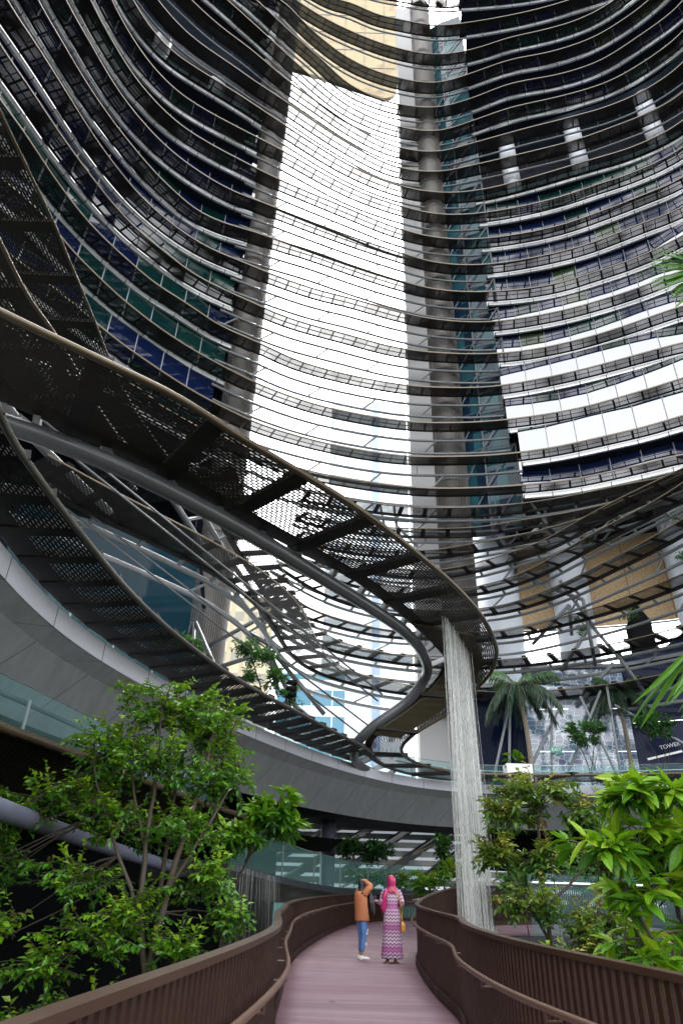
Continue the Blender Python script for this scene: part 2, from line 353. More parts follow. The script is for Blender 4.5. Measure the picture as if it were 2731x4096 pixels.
CURVES = {
-1: (107.8, [(-21.5,-6.11),(-22.5,3.91),(-22.6,12.91),(-21.7,20.89),(-20.4,27.35),(-17.2,30.72),(-12.8,33.77),(-3.37,37.68),(-0.83,37.7),(2.52,38.4),(5.02,38.58),(10.69,39.2),(15.2,39.19),(19.56,39.15),(22.69,39.01),(26.75,38.42),(33.6,36.24),(36.6,30.86),(38.6,21.91),(39.2,9.92),(38.5,-2.09)]),
0: (103.6, [(-21.5,-6.05),(-22.5,3.96),(-22.6,12.96),(-21.7,20.95),(-20.4,27.43),(-17.2,30.87),(-12.8,34.1),(-3.37,38.76),(-0.83,39.03),(2.52,40.0),(5.02,40.31),(10.69,40.95),(15.2,40.66),(19.56,40.22),(22.69,39.78),(26.75,38.87),(33.6,36.38),(36.6,30.93),(38.6,21.96),(39.2,9.96),(38.5,-2.04)]),
1: (99.4, [(-21.5,-6.0),(-22.5,4.0),(-22.6,13.0),(-21.7,21.0),(-20.4,27.5),(-17.2,31.0),(-12.8,34.4),(-3.37,39.73),(-0.83,40.21),(2.52,41.42),(5.02,41.86),(10.69,42.51),(15.2,41.97),(19.56,41.17),(22.69,40.47),(26.75,39.28),(33.6,36.5),(36.6,31.0),(38.6,22.0),(39.2,10.0),(38.5,-2.0)]),
2: (95.2, [(-21.5,-6.0),(-22.5,4.0),(-22.6,13.0),(-21.7,21.0),(-20.4,27.5),(-17.2,31.0),(-12.8,34.8),(-7.19,38.53),(-4.2,40.11),(-0.72,41.55),(5.08,43.3),(10.69,43.97),(15.13,43.23),(19.3,41.84),(23.94,40.72),(27.6,39.54),(31.1,37.45),(36.6,31.0),(38.6,22.0),(39.2,10.0),(38.5,-2.0)]),
3: (91.0, [(-21.5,-6.0),(-22.5,4.0),(-22.6,13.0),(-21.7,21.0),(-20.4,27.5),(-17.2,31.0),(-12.8,35.2),(-8.69,36.74),(-7.19,38.06),(-4.98,39.98),(-0.6,42.82),(5.14,44.74),(10.68,45.25),(14.95,43.94),(19.02,42.42),(24.23,41.27),(28.37,39.76),(30.45,38.47),(33.66,35.68),(36.6,31.0),(38.6,22.0),(39.2,10.0),(38.5,-2.0)]),
4: (86.8, [(-21.5,-6.0),(-22.5,4.0),(-22.6,13.0),(-21.7,21.0),(-20.4,27.5),(-17.2,30.6),(-11.15,35.09),(-7.45,38.18),(-4.0,40.9),(-0.5,43.68),(5.16,45.7),(10.59,46.02),(14.8,44.76),(18.75,43.08),(25.12,41.64),(29.0,40.13),(31.74,38.06),(35.82,34.12),(36.6,31.0),(38.6,22.0),(39.2,10.0),(38.5,-2.0)]),
5: (82.6, [(-21.5,-6.0),(-22.5,4.0),(-22.6,13.0),(-21.7,21.0),(-20.4,27.5),(-17.2,30.6),(-13.69,33.44),(-10.27,36.27),(-7.1,38.98),(-2.93,42.34),(-0.41,43.99),(5.13,46.08),(10.47,46.57),(14.57,45.2),(18.46,43.64),(24.63,42.0),(29.26,40.34),(32.74,37.9),(35.39,35.08),(36.6,31.0),(38.6,22.0),(39.2,10.0),(38.5,-2.0)]),
6: (78.4, [(-21.5,-6.0),(-22.5,4.0),(-22.6,13.0),(-21.7,21.0),(-20.4,27.5),(-16.59,31.8),(-14.1,34.0),(-11.09,36.11),(-7.34,39.11),(-3.16,41.85),(-0.34,43.66),(5.08,46.14),(10.28,46.64),(14.31,45.46),(19.38,43.79),(24.95,42.1),(28.7,40.82),(32.26,38.82),(34.92,36.16),(36.6,31.0),(38.6,22.0),(39.2,10.0),(38.5,-2.0)]),
7: (74.2, [(-21.5,-6.0),(-22.5,4.0),(-22.6,13.0),(-21.7,21.0),(-20.4,27.5),(-17.64,31.83),(-15.47,33.77),(-12.9,35.43),(-10.34,37.18),(-7.41,39.0),(-3.62,41.49),(-0.26,43.52),(5.0,46.0),(10.06,46.5),(14.02,45.56),(19.36,44.02),(24.78,42.32),(27.99,40.93),(32.21,38.79),(34.32,36.98),(36.6,31.0),(38.6,22.0),(39.2,10.0),(38.5,-2.0)]),
8: (70.0, [(-21.5,-6.0),(-22.5,4.0),(-22.6,13.0),(-21.7,21.0),(-20.1,28.47),(-19.16,30.37),(-18.05,31.91),(-17.19,32.74),(-15.18,34.07),(-10.81,36.75),(-7.24,39.1),(-0.18,43.37),(5.28,45.54),(9.83,46.28),(14.76,45.78),(25.7,41.94),(29.75,40.34),(33.61,37.56),(36.6,31.0),(38.6,22.0),(39.2,10.0),(38.5,-2.0)]),
9: (65.8, [(-21.5,-6.0),(-22.5,4.0),(-22.6,13.0),(-21.7,21.0),(-20.67,26.77),(-19.88,29.07),(-18.62,31.54),(-16.77,33.79),(-14.63,35.34),(-10.28,37.68),(-7.18,39.28),(-0.11,43.16),(5.17,45.09),(9.6,46.03),(14.41,45.73),(21.82,43.75),(26.14,41.82),(28.34,40.89),(32.76,37.84),(36.6,31.0),(38.6,22.0),(39.2,10.0),(38.5,-2.0)]),
10: (61.6, [(-21.5,-6.0),(-22.5,4.0),(-22.6,13.0),(-21.7,21.0),(-21.01,25.06),(-20.04,28.11),(-18.82,30.94),(-16.24,34.29),(-13.5,36.28),(-10.14,38.14),(-7.98,39.3),(-0.04,42.75),(5.19,44.87),(9.38,45.84),(14.31,45.76),(21.45,44.05),(25.81,41.96),(29.2,40.06),(31.99,38.27),(36.6,31.0),(38.6,22.0),(39.2,10.0),(38.5,-2.0)]),
11: (57.4, [(-21.5,-6.0),(-22.5,4.0),(-22.6,13.0),(-21.37,23.36),(-20.58,25.74),(-19.59,28.83),(-18.09,31.8),(-15.71,34.84),(-11.48,38.01),(-8.18,39.39),(-5.06,40.71),(0.04,42.72),(5.2,44.52),(9.15,45.64),(14.29,45.64),(21.17,43.89),(24.49,42.46),(28.02,40.33),(31.11,38.5),(36.6,31.0),(38.6,22.0),(39.2,10.0),(38.5,-2.0)]),
12: (53.2, [(-21.5,-6.0),(-22.5,4.0),(-22.6,13.0),(-21.68,21.65),(-20.98,23.93),(-19.96,27.19),(-18.4,30.69),(-16.41,34.11),(-15.23,35.61),(-13.61,37.39),(-11.39,38.56),(-8.64,39.4),(-7.06,40.06),(-3.36,41.28),(0.12,42.68),(5.23,44.5),(8.92,45.44),(14.12,45.49),(20.06,44.36),(23.83,42.61),(27.32,40.69),(30.1,38.42),(36.6,31.0),(38.6,22.0),(39.2,10.0),(38.5,-2.0)]),
13: (49.0, [(-21.5,-6.0),(-22.5,4.0),(-22.6,13.0),(-21.9,19.95),(-21.19,21.84),(-20.29,24.61),(-19.06,28.51),(-17.8,31.43),(-16.59,33.59),(-14.65,35.89),(-13.36,37.05),(-11.46,38.34),(-9.99,38.99),(-7.06,40.45),(-2.77,42.19),(0.21,43.0),(5.26,44.65),(8.72,45.38),(13.86,45.47),(19.61,44.02),(23.1,42.53),(26.48,40.71),(29.28,38.76),(33.6,36.5),(36.6,31.0),(38.6,22.0),(39.2,10.0),(38.5,-2.0)]),
14: (44.8, [(-21.5,-6.0),(-22.5,4.0),(-22.6,13.0),(-21.36,20.5),(-20.59,22.75),(-19.65,25.83),(-18.55,28.73),(-17.44,31.25),(-16.28,33.21),(-14.63,35.1),(-13.19,36.79),(-11.4,38.15),(-9.04,39.55),(-5.15,41.68),(0.31,43.55),(4.48,44.91),(8.53,45.47),(13.58,45.38),(16.99,44.75),(21.21,43.18),(24.46,41.43),(28.4,38.98),(33.6,36.5),(36.6,31.0),(38.6,22.0),(39.2,10.0),(38.5,-2.0)]),
15: (40.6, [(-21.5,-6.0),(-22.5,4.0),(-22.6,13.0),(-20.56,21.4),(-19.89,23.26),(-19.4,25.37),(-17.96,29.49),(-15.79,32.96),(-14.27,34.97),(-13.33,35.7),(-12.02,37.0),(-10.33,38.71),(-8.98,39.52),(-7.15,40.59),(-4.15,42.52),(0.4,44.16),(5.45,45.28),(8.33,45.45),(13.25,45.12),(18.57,43.37),(21.51,42.04),(25.5,39.99),(27.44,39.04),(33.6,36.5),(36.6,31.0),(38.6,22.0),(39.2,10.0),(38.5,-2.0)]),
16: (36.4, [(-21.5,-6.0),(-22.5,4.0),(-22.6,13.0),(-21.7,21.0),(-18.69,25.72),(-17.91,28.17),(-17.03,29.89),(-15.85,32.02),(-13.86,34.74),(-12.75,35.98),(-11.34,37.36),(-9.82,38.65),(-7.07,40.75),(-2.98,42.95),(0.48,44.12),(5.34,45.13),(8.1,45.2),(12.88,44.69),(19.21,42.79),(23.03,40.69),(26.27,38.61),(36.6,31.0),(38.6,22.0),(39.2,10.0),(38.5,-2.0)]),
17: (32.2, [(-21.5,-6.0),(-22.5,4.0),(-22.6,13.0),(-21.7,21.0),(-16.87,28.99),(-15.84,30.81),(-14.5,32.77),(-10.87,37.03),(-9.66,38.11),(-6.99,40.27),(-3.63,41.97),(0.55,43.43),(5.07,44.31),(7.76,44.25),(12.39,43.77),(16.7,42.53),(20.34,40.78),(23.31,39.22),(24.99,37.99),(36.6,31.0),(38.6,22.0),(39.2,10.0),(38.5,-2.0)]),
18: (29.3, [(-21.5,-6.0),(-22.5,4.0),(-22.6,13.0),(-21.7,21.0),(-20.4,27.5),(-14.5,32.0),(-11.5,36.2),(-8.0,38.9),(-3.97,41.93),(0.6,43.51),(5.2,44.42),(7.67,44.54),(12.45,44.01),(17.68,42.73),(20.54,41.31),(22.99,39.9),(24.7,38.8),(33.6,36.5),(36.6,31.0),(38.6,22.0),(39.2,10.0),(38.5,-2.0)]),
19: (27.64, [(-12.0,34.5),(-8.0,39.2),(-3.5,42.6),(0.65,44.0),(5.29,44.85),(7.63,44.86),(12.1,44.31),(16.97,42.63),(20.52,40.74),(23.25,39.44),(24.27,38.73),(28.19,35.6),(32.58,31.41)]),
20: (25.8, [(-11.5,33.0),(-8.0,38.0),(-4.0,42.0),(-0.5,44.2),(2.98,44.91),(7.55,44.9),(11.08,44.37),(12.72,43.53),(16.49,41.92),(19.02,40.46),(20.41,39.28),(22.85,36.6),(25.98,32.69),(29.35,27.65)]),
21: (23.95, [(-11.0,31.0),(-7.8,36.8),(-4.0,41.4),(0.0,44.2),(5.57,45.17),(7.47,44.91),(10.7,43.29),(13.4,41.87),(13.94,41.57),(15.04,40.65),(16.92,39.19),(18.39,36.98),(20.94,33.45),(23.63,29.23),(26.41,23.84)]),
22: (22.24, [(-10.0,29.0),(-7.0,35.0),(-3.6,40.0),(0.0,43.0),(4.0,44.9),(7.39,44.94),(9.81,43.62),(11.85,41.79),(13.77,39.75),(14.98,37.27),(16.84,33.78),(19.09,30.35),(21.57,26.0),(24.11,20.49)]),
23: (20.69, [(-9.0,27.5),(-6.2,33.5),(-3.2,38.6),(0.0,42.3),(4.0,44.6),(8.76,44.83),(10.92,43.67),(12.91,41.38),(14.43,38.12),(16.02,34.5),(17.27,32.29),(18.31,29.47),(19.76,24.67),(20.99,18.73)]),
24: (19.09, [(-8.2,26.0),(-5.2,32.5),(-2.6,38.0),(0.7,42.6),(5.0,45.0),(10.08,44.6),(11.96,43.58),(14.51,40.07),(15.87,37.14),(17.15,34.38),(18.25,31.28),(19.62,26.46),(20.76,20.5)]),
25: (17.38, [(-6.5,25.0),(-4.8,31.0),(-3.6,36.5),(-2.6,39.94),(-1.24,41.84),(0.83,43.4),(3.92,44.98),(11.14,44.58),(12.05,44.26),(14.5,41.8),(16.8,39.17),(18.15,36.84),(19.63,33.93),(21.63,29.34),(23.55,23.58)]),
26: (15.31, [(-4.2,21.0),(-3.7,25.0),(-3.28,28.37),(-2.76,31.37),(-2.35,33.93),(-1.77,37.78),(-0.7,40.35),(0.84,42.23),(5.57,44.48),(9.53,44.87),(13.1,43.74),(16.32,41.48),(18.62,39.36),(20.51,36.84),(23.28,32.66),(26.17,27.33)]),
27: (13.2, [(-9.5,17.5),(-7.8,19.9),(-6.29,21.79),(-5.74,22.48),(-4.5,24.26),(-3.61,25.5),(-2.96,27.0),(-2.16,28.9),(-1.66,31.54),(-1.37,33.54),(-0.81,37.37),(-0.14,39.31),(0.85,40.94),(4.83,43.92),(9.67,44.83),(11.83,45.11),(15.25,43.74),(16.82,42.85),(18.59,41.56),(19.88,39.75),(21.04,39.02),(25.11,36.09),(29.7,32.12)]),
}
M['bal'] = clear_glass('balustrade_glass', (.72, .88, .88), .12)
M['ceil'] = simple('pale_blue_ceiling', (.12, .17, .26), .4)
M['core'] = simple('core_grey', (.30, .29, .275), .6)
M['core_ring'] = simple('core_floor_ring', (.12, .115, .11), .6)
M['slat'] = simple('brown_grey_slat', (.14, .128, .118), .5)
M['rib_panel'] = jointed('ribbed_light_metal', (.27, .255, .24), .25, .05, .5, (.3, .3, .3))
def cream_mat():
    m, nt, out = new_mat('cream_stone_panel')
    br = nd(nt, 'ShaderNodeTexBrick'); br.offset = 0
    nt.links.new(coords(nt, 'UV'), br.inputs['Vector']); br.inputs['Scale'].default_value = 1; br.inputs['Brick Width'].default_value = 1.6; br.inputs['Row Height'].default_value = 4.2
    br.inputs['Mortar Size'].default_value = .03
    f = noise(nt, .28, 6, .7, coords(nt))
    c = ramp(nt, f, [(.3, (.24, .16, .085)), (.5, (.46, .36, .20)), (.7, (.36, .34, .18))])
    b = nd(nt, 'ShaderNodeBsdfPrincipled'); nt.links.new(mixc(nt, br.outputs['Fac'], c, (.35, .28, .2)), b.inputs['Base Color']); b.inputs['Roughness'].default_value = .45
    nt.links.new(b.outputs[0], out.inputs[0]); return m
M['cream'] = cream_mat()
M['concrete_floor'] = simple('terrace_paving', (.22, .22, .22), .6)
M['perf_low'] = perf_mat('perforated_skirt_sheet', (.04, .034, .028), (.16, .085), .02)
M['pipe_blue'] = simple('blue_grey_paint', (.10, .108, .15), .35, var=.12)
M['bal_green'] = clear_glass('green_balustrade_glass', (.66, .88, .84), .09)
def water_mat(name, a, col):
    m, nt, out = new_mat(name)
    b = nd(nt, 'ShaderNodeBsdfPrincipled'); b.inputs['Base Color'].default_value = (*col, 1); b.inputs['Roughness'].default_value = .15
    mp = nd(nt, 'ShaderNodeMapping'); mp.inputs['Scale'].default_value = (4, 4, .6); nt.links.new(coords(nt), mp.inputs[0])
    f = ramp(nt, noise(nt, 3, 3, .6, mp.outputs[0]), [(.3, a * .45), (.7, min(1, a * 1.4))])
    alpha_out(nt, out, b.outputs[0], f); return m
M['water'] = water_mat('falling_water', .38, (.58, .60, .58))
M['water_dim'] = water_mat('thin_falling_water', .10, (.25, .27, .25))
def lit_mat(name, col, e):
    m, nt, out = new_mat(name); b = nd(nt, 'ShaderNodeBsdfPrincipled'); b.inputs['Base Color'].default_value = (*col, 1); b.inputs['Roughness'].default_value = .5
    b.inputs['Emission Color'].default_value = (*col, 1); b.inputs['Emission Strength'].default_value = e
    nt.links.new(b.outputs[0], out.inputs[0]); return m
M['glow_sheet'] = lit_mat('self_glowing_panel', (.70, .76, .82), .10)  # sheet glows by itself, standing in for daylight through the roof strips
M['cafe_glass'] = lit_mat('dim_teal_glazing', (.05, .16, .15), .05)
M['sign_white'] = lit_mat('sign_white', (.8, .82, .82), .04)
M['sign_green'] = lit_mat('sign_green', (.03, .25, .17), .06)
def woven_mat():
    m, nt, out = new_mat('woven_sand_panel')
    u, v = uv_xy(nt)
    mp = nd(nt, 'ShaderNodeMapping'); mp.inputs['Scale'].default_value = (1.2, 26, 1); mp.inputs['Rotation'].default_value = (0, 0, .2); nt.links.new(coords(nt, 'UV'), mp.inputs[0])
    f = noise(nt, 3.5, 4, .7, mp.outputs[0])
    c = ramp(nt, f, [(.3, (.32, .20, .10)), (.5, (.60, .42, .24)), (.7, (.78, .60, .38))])
    k = line_mask(nt, u, 3.2, .06)
    b = nd(nt, 'ShaderNodeBsdfPrincipled'); nt.links.new(mixc(nt, k, c, (.15, .1, .06)), b.inputs['Base Color']); b.inputs['Roughness'].default_value = .7
    nt.links.new(b.outputs[0], out.inputs[0]); return m
M['woven'] = woven_mat()
M['white_col_dim'] = jointed('blue_grey_column_paint', (.74, .79, .88), 30, .01, .45, var=.1)
def hex_mat():
    m, nt, out = new_mat('painted_reflection_glass')  # cell tones and pale outlines paint reflections into the base colour
    vo = nd(nt, 'ShaderNodeTexVoronoi', feature='DISTANCE_TO_EDGE'); vo.inputs['Scale'].default_value = 1.9; vo.inputs['Randomness'].default_value = .55
    mp = nd(nt, 'ShaderNodeMapping'); mp.inputs['Scale'].default_value = (1, 1, 1.6); nt.links.new(coords(nt), mp.inputs[0]); nt.links.new(mp.outputs[0], vo.inputs[0])
    k = ramp(nt, vo.outputs['Distance'], [(.02, 1.), (.06, 0.)])
    v2 = nd(nt, 'ShaderNodeTexVoronoi'); v2.inputs['Scale'].default_value = 1.9; v2.inputs['Randomness'].default_value = .55; nt.links.new(mp.outputs[0], v2.inputs[0])
    s = nd(nt, 'ShaderNodeSeparateColor'); nt.links.new(v2.outputs['Color'], s.inputs[0])
    c = ramp(nt, s.outputs[0], [(0, (.05, .16, .24)), (.35, (.16, .24, .36)), (.7, (.22, .30, .42)), (1, (.16, .17, .30))])
    b = nd(nt, 'ShaderNodeBsdfPrincipled'); nt.links.new(mixc(nt, k, c, (.62, .70, .78)), b.inputs['Base Color']); b.inputs['Roughness'].default_value = .12; b.inputs['IOR'].default_value = 1.8
    nt.links.new(b.outputs[0], out.inputs[0]); return m
M['hex_glass'] = hex_mat()
def flat_glass(name, col, ior=1.9):
    m, nt, out = new_mat(name); b = nd(nt, 'ShaderNodeBsdfPrincipled')
    f = noise(nt, .5, 4, .6, coords(nt)); nt.links.new(mixc(nt, f, tuple(c * .6 for c in col), tuple(c * 1.5 for c in col)), b.inputs['Base Color'])
    b.inputs['Roughness'].default_value = .03; b.inputs['IOR'].default_value = ior
    nt.links.new(b.outputs[0], out.inputs[0]); return m
M['dark_glass'] = flat_glass('navy_glass', (.005, .010, .028), 1.1)
M['teal_dark'] = flat_glass('teal_dark_glass', (.008, .03, .045), 1.22)
M['violet_glass'] = flat_glass('violet_blue_glass', (.022, .028, .06), 1.14)
def city_mat(name, wall, pane, pw, ph, mort, frac=.5):
    m, nt, out = new_mat(name)
    g = coords(nt, 'Object'); sp = nd(nt, 'ShaderNodeSeparateXYZ'); nt.links.new(g, sp.inputs[0])
    kx = line_mask(nt, sp.outputs[0], pw, mort); kz = line_mask(nt, sp.outputs[2], ph, ph * frac)
    b = nd(nt, 'ShaderNodeBsdfPrincipled'); c = mixc(nt, kz, pane, wall); c = mixc(nt, kx, c, tuple(w * .8 for w in wall))
    nt.links.new(c, b.inputs['Base Color']); b.inputs['Roughness'].default_value = .2
    nt.links.new(b.outputs[0], out.inputs[0]); return m
M['city_pale'] = city_mat('haze_paled_curtain_wall', (.90, .95, .98), (.80, .90, .96), 2.4, 3.9, .18, .42)  # distance haze painted in by paling both wall and panes
M['city_blue'] = simple('blue_glass_strip', (.36, .46, .64), .2)
M['city_stripe'] = city_mat('striped_facade', (.85, .88, .9), (.12, .32, .45), 3.5, 4.4, .25, .4)
M['city_cream'] = city_mat('cream_facade', (.72, .62, .42), (.40, .38, .32), 2.6, 4., .9, .5)

def teal_mat():
    m, nt, out = new_mat('teal_shaft_glass')
    a = nd(nt, 'ShaderNodeAttribute', attribute_name='tint'); sp = nd(nt, 'ShaderNodeSeparateColor'); nt.links.new(a.outputs['Color'], sp.inputs[0])
    b = nd(nt, 'ShaderNodeBsdfPrincipled'); nt.links.new(ramp(nt, sp.outputs[0], [(0, (.008, .02, .045)), (.5, (.012, .045, .07)), (.8, (.025, .10, .12)), (1, (.06, .17, .19))]), b.inputs['Base Color'])
    b.inputs['Roughness'].default_value = .08; b.inputs['IOR'].default_value = 1.35
    nt.links.new(b.outputs[0], out.inputs[0]); return m
M['teal_glass'] = teal_mat()
# ================================================================== the two office towers round the atrium
GL = 1.80
XL, XM, XR = -9.2, -7.7, 13.9           # end of the left facade, of the left core, start of the right facade
band = {}
for k, (z, pts) in CURVES.items():
    P = spline(pts, .55)
    P = smooth(P, 6)
    band[k] = (z, P)

def cut(P, x0=None, x1=None):
    """piece of a left-to-right polyline between two x values (first crossings counted after the far left bulge)"""
    far = np.where((P[:, 1] > 26))[0]
    a, b = 0, len(P)
    if x0 is not None: a = next(i for i in far if P[i, 0] >= x0)
    if x1 is not None: b = next(i for i in far if P[i, 0] >= x1) + 1
    return P[a:b]

tower_l = thing('office_tower', 'glass office tower with dark mesh sunshades curving along the left side of the atrium', 'office tower', (-24, 20, 0))
tower_r = thing('office_tower', 'glass office tower at the right whose mesh sunshades bridge the white sky gap', 'office tower', (24, 44, 0))
TOP = [k for k in sorted(band) if k <= 18]

def fin(name, P, z, mats, parent, zone, FIN_W=1.2):
    mb = MB()
    A, B = at_z(P, z), at_z(offset(P, FIN_W), z)
    u = arc(P)
    for i0, i1, mi in zone:
        if i1 - i0 >= 1: mb.strip(A[i0:i1 + 1], B[i0:i1 + 1], mi, u[i0:i1 + 1])
    o = mb.build(name, mats, parent)
    t = MB()
    t.loft([at_z(offset(P, d), z + h) for d, h in ((-.035, -.05), (.035, -.05), (.035, .07), (-.035, .07))])
    t.build('edge_trim', M['trim'], o)
    t = MB()
    t.loft([at_z(offset(P, d), z + h) for d, h in ((FIN_W - .02, -.07), (FIN_W + .05, -.07), (FIN_W + .05, .04), (FIN_W - .02, .04))])
    t.build('back_beam', M['beam'], o)
    return o

def idx(P, x):
    far = np.where((P[:, 1] > 26))[0]
    for i in far:
        if P[i, 0] >= x: return i
    return len(P) - 1

def facade(P, z, ztop, parent, seed, lit, glassy=True, dw=0.):
    r = np.random.default_rng(seed)
    u = arc(P)
    s = MB()
    s.loft([at_z(offset(P, d), z + h) for d, h in ((1.12 + dw, -.10), (1.20 + dw, -.40), (1.40 + dw, -.40), (1.40 + dw, -.06))])
    s.build('slab_edge', M['slab'], parent)
    s = MB()
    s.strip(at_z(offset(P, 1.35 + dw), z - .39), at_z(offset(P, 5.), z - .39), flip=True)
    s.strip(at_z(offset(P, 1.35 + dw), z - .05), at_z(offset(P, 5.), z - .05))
    s.build('soffit', M['soffit'], parent)
    if not glassy: return
    G = offset(P, GL + dw)
    g = MB()
    n = max(1, int(round(u[-1] / 2.2)))
    Q = resample(G, n=n + 1)
    run = 0.
    for i in range(n):
        if r.random() < .35: run = r.random()
        t = run if r.random() < .7 else r.random()
        t = .15 + .3 * r.random() if t < .52 else (.64 + .24 * r.random() if t < .96 else .97)
        li = (lit * (.3 + r.random())) if t > .58 else 0.
        a, b = Q[i], Q[i + 1]
        V = [(a[0], a[1], z - .05), (b[0], b[1], z - .05), (b[0], b[1], ztop), (a[0], a[1], ztop)]
        g.add(V, [(0, 1, 2, 3)], [[(0, 0), (1, 0), (1, 1), (0, 1)]], 0, (t, li, 0))
        if i: g.box((a[0], a[1], (z + ztop) / 2), (.05, .12, ztop - z - .02), mi=1)
    o = g.build('window_band', [M['glass'], M['mullion']], parent)

def truss(P, z, parent, low):
    """two curved tubes behind a sunshade with links and inclined struts"""
    t = MB(); u = arc(P)
    A = at_z(offset(P, 1.38), z - .95)
    t.tube(A, .12, 8)
    B = at_z(offset(P, 1.75), z - 2.05) if low else None
    if low: t.tube(B, .12, 8)
    F = at_z(offset(P, 1.33), z - .1)
    for i in range(2, len(P) - 1, 4): t.tube([F[i], A[i]], .03, 5, caps=False)
    if low:
        for i in range(3, len(P) - 3, 9): t.tube([A[i], B[i - 2]], .09, 6, caps=False)
    t.build('truss', M['steel_t'], parent, smooth=True)

M['steel_t'] = simple('truss_grey_steel', (.20, .215, .23), .4, var=.1)
VOID = (8, 7, 6)                       # open sky garden storeys
for k in TOP:
    z, P = band[k]
    iL, iM, iR = idx(P, XL), idx(P, XM), idx(P, XR)
    i6 = idx(P, 5.6)
    mats = [M['fin'] if k >= 8 else M['fin_dark'], M['fin_solid'], M['fin_open']]
    matsl = [M['fin_dark'], M['fin_solid'], M['fin_open']]
    void = k in (7, 6)
    fs = 1 if void else 0
    if k >= -1:
        fin('sunshade', P[:iM + 1], z, matsl, tower_l, [(0, iL, fs), (iL, iM, 1)], 1.3)
    Pr = P[iM:]
    a, b, c = i6 - iM, iR - iM, len(Pr) - 1
    fin('sunshade', Pr, z, mats, tower_r, [(0, a, 2), (a, b, 1), (b, c, fs)], 1.2 if k >= 9 else 1.35)
    truss(P[max(0, iL - 2):iM + 1], z, tower_l, k >= 10)
    truss(Pr[:b + 1], z, tower_r, k >= 10)
    if void:
        truss(P[:iL], z, tower_l, False); truss(P[iR:], z, tower_r, False)
        continue
    ztop = z + 4.2 - .39; fw = 1.2 if k >= 9 else 1.35
    facade(P[:iL + 1], z, ztop, tower_l, 100 + k, .05 if k >= 13 else .02, k != 8, .28)
    facade(P[iR:], z, ztop, tower_r, 200 + k, .03, k != 8, fw - 1.0)

# sky garden storeys: recessed dark wall, floor, balustrade, round columns
z8, P8 = band[8]; z5, P5 = band[5]
for tw, rngx in ((tower_l, (None, XL)), (tower_r, (XR, None))):
    P = cut(P8, *rngx)
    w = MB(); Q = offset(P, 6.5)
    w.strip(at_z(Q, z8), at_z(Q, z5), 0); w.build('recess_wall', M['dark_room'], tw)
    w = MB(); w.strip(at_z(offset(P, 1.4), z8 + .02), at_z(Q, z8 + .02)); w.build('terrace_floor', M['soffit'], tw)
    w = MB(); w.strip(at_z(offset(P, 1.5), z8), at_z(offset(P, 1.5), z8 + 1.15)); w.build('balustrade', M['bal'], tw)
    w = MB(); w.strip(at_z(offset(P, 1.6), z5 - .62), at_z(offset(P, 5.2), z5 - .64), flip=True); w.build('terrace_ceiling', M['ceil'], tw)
for tw, x, y in ((tower_r, 18.9, 47.2), (tower_r, 26.2, 45.0), (tower_r, 33.4, 41.6), (tower_l, -15.9, 41.5), (tower_l, -21.2, 37.2)):
    m = MB(); m.tube([(x, y, z8), (x, y, z5 - .7)], .95, 24); m.build('column', M['white_col'], tw, smooth=True)

# back walls and roofs so that each tower is a closed volume
for tw, rngx in ((tower_l, (None, XL)), (tower_r, (XR, None))):
    P = cut(band[10][1], *rngx)
    w = MB(); Q = offset(P, 15)
    w.strip(at_z(Q, 24 if tw is tower_r else 12), at_z(Q, 112), 0)
    e = -1 if tw is tower_l else 0
    for j in (0, -1):
        a, b = offset(P, 2.2)[j], Q[j]
        zb = 24 if tw is tower_r else 12
        w.add([(a[0], a[1], zb), (b[0], b[1], zb), (b[0], b[1], 112), (a[0], a[1], 112)], [(0, 1, 2, 3)])
    w.build('rear_wall', M['soffit'], tw)

# end wall of the right tower seen beside the core: light metal sheet
# ------------------------------------------------------------------ lift and stair cores in the gap
def core(name, label, cx, cy, r, z0, z1):
    t = thing(name, label, 'service core', (cx, cy, z0))
    n = 64
    b = MB(); b.tube([(cx, cy, z0), (cx, cy, z1)], r * .80, 28); b.build('shaft', M['core'], t, smooth=True)
    s = MB()
    for j in range(n):
        a = 2 * PI * j / n
        s.box((cx + r * math.cos(a), cy + r * math.sin(a), (z0 + z1) / 2), (.10, .045, z1 - z0), rz=a)
    s.build('vertical_slats', M['slat'], t)
    z = 11.
    while z < z1:
        f = MB(); f.tube([(cx, cy, z), (cx, cy, z + .35)], r * .97, 28); z += 4.2
        f.build('floor_ring', M['core_ring'], t)
    return t
core('stair_core', 'round grey core behind vertical slats at the left of the sky gap', -9.3, 43.4, 1.58, 5.5, 118)
c2 = core('stair_core', 'round grey core behind vertical slats at the right of the sky gap', 9.5, 48.6, 1.5, 5.5, 118)
m = MB(); m.box((7.05, 48.8, 61), (2.1, 1.6, 112)); m.build('ribbed_panel', M['rib_panel'], c2)
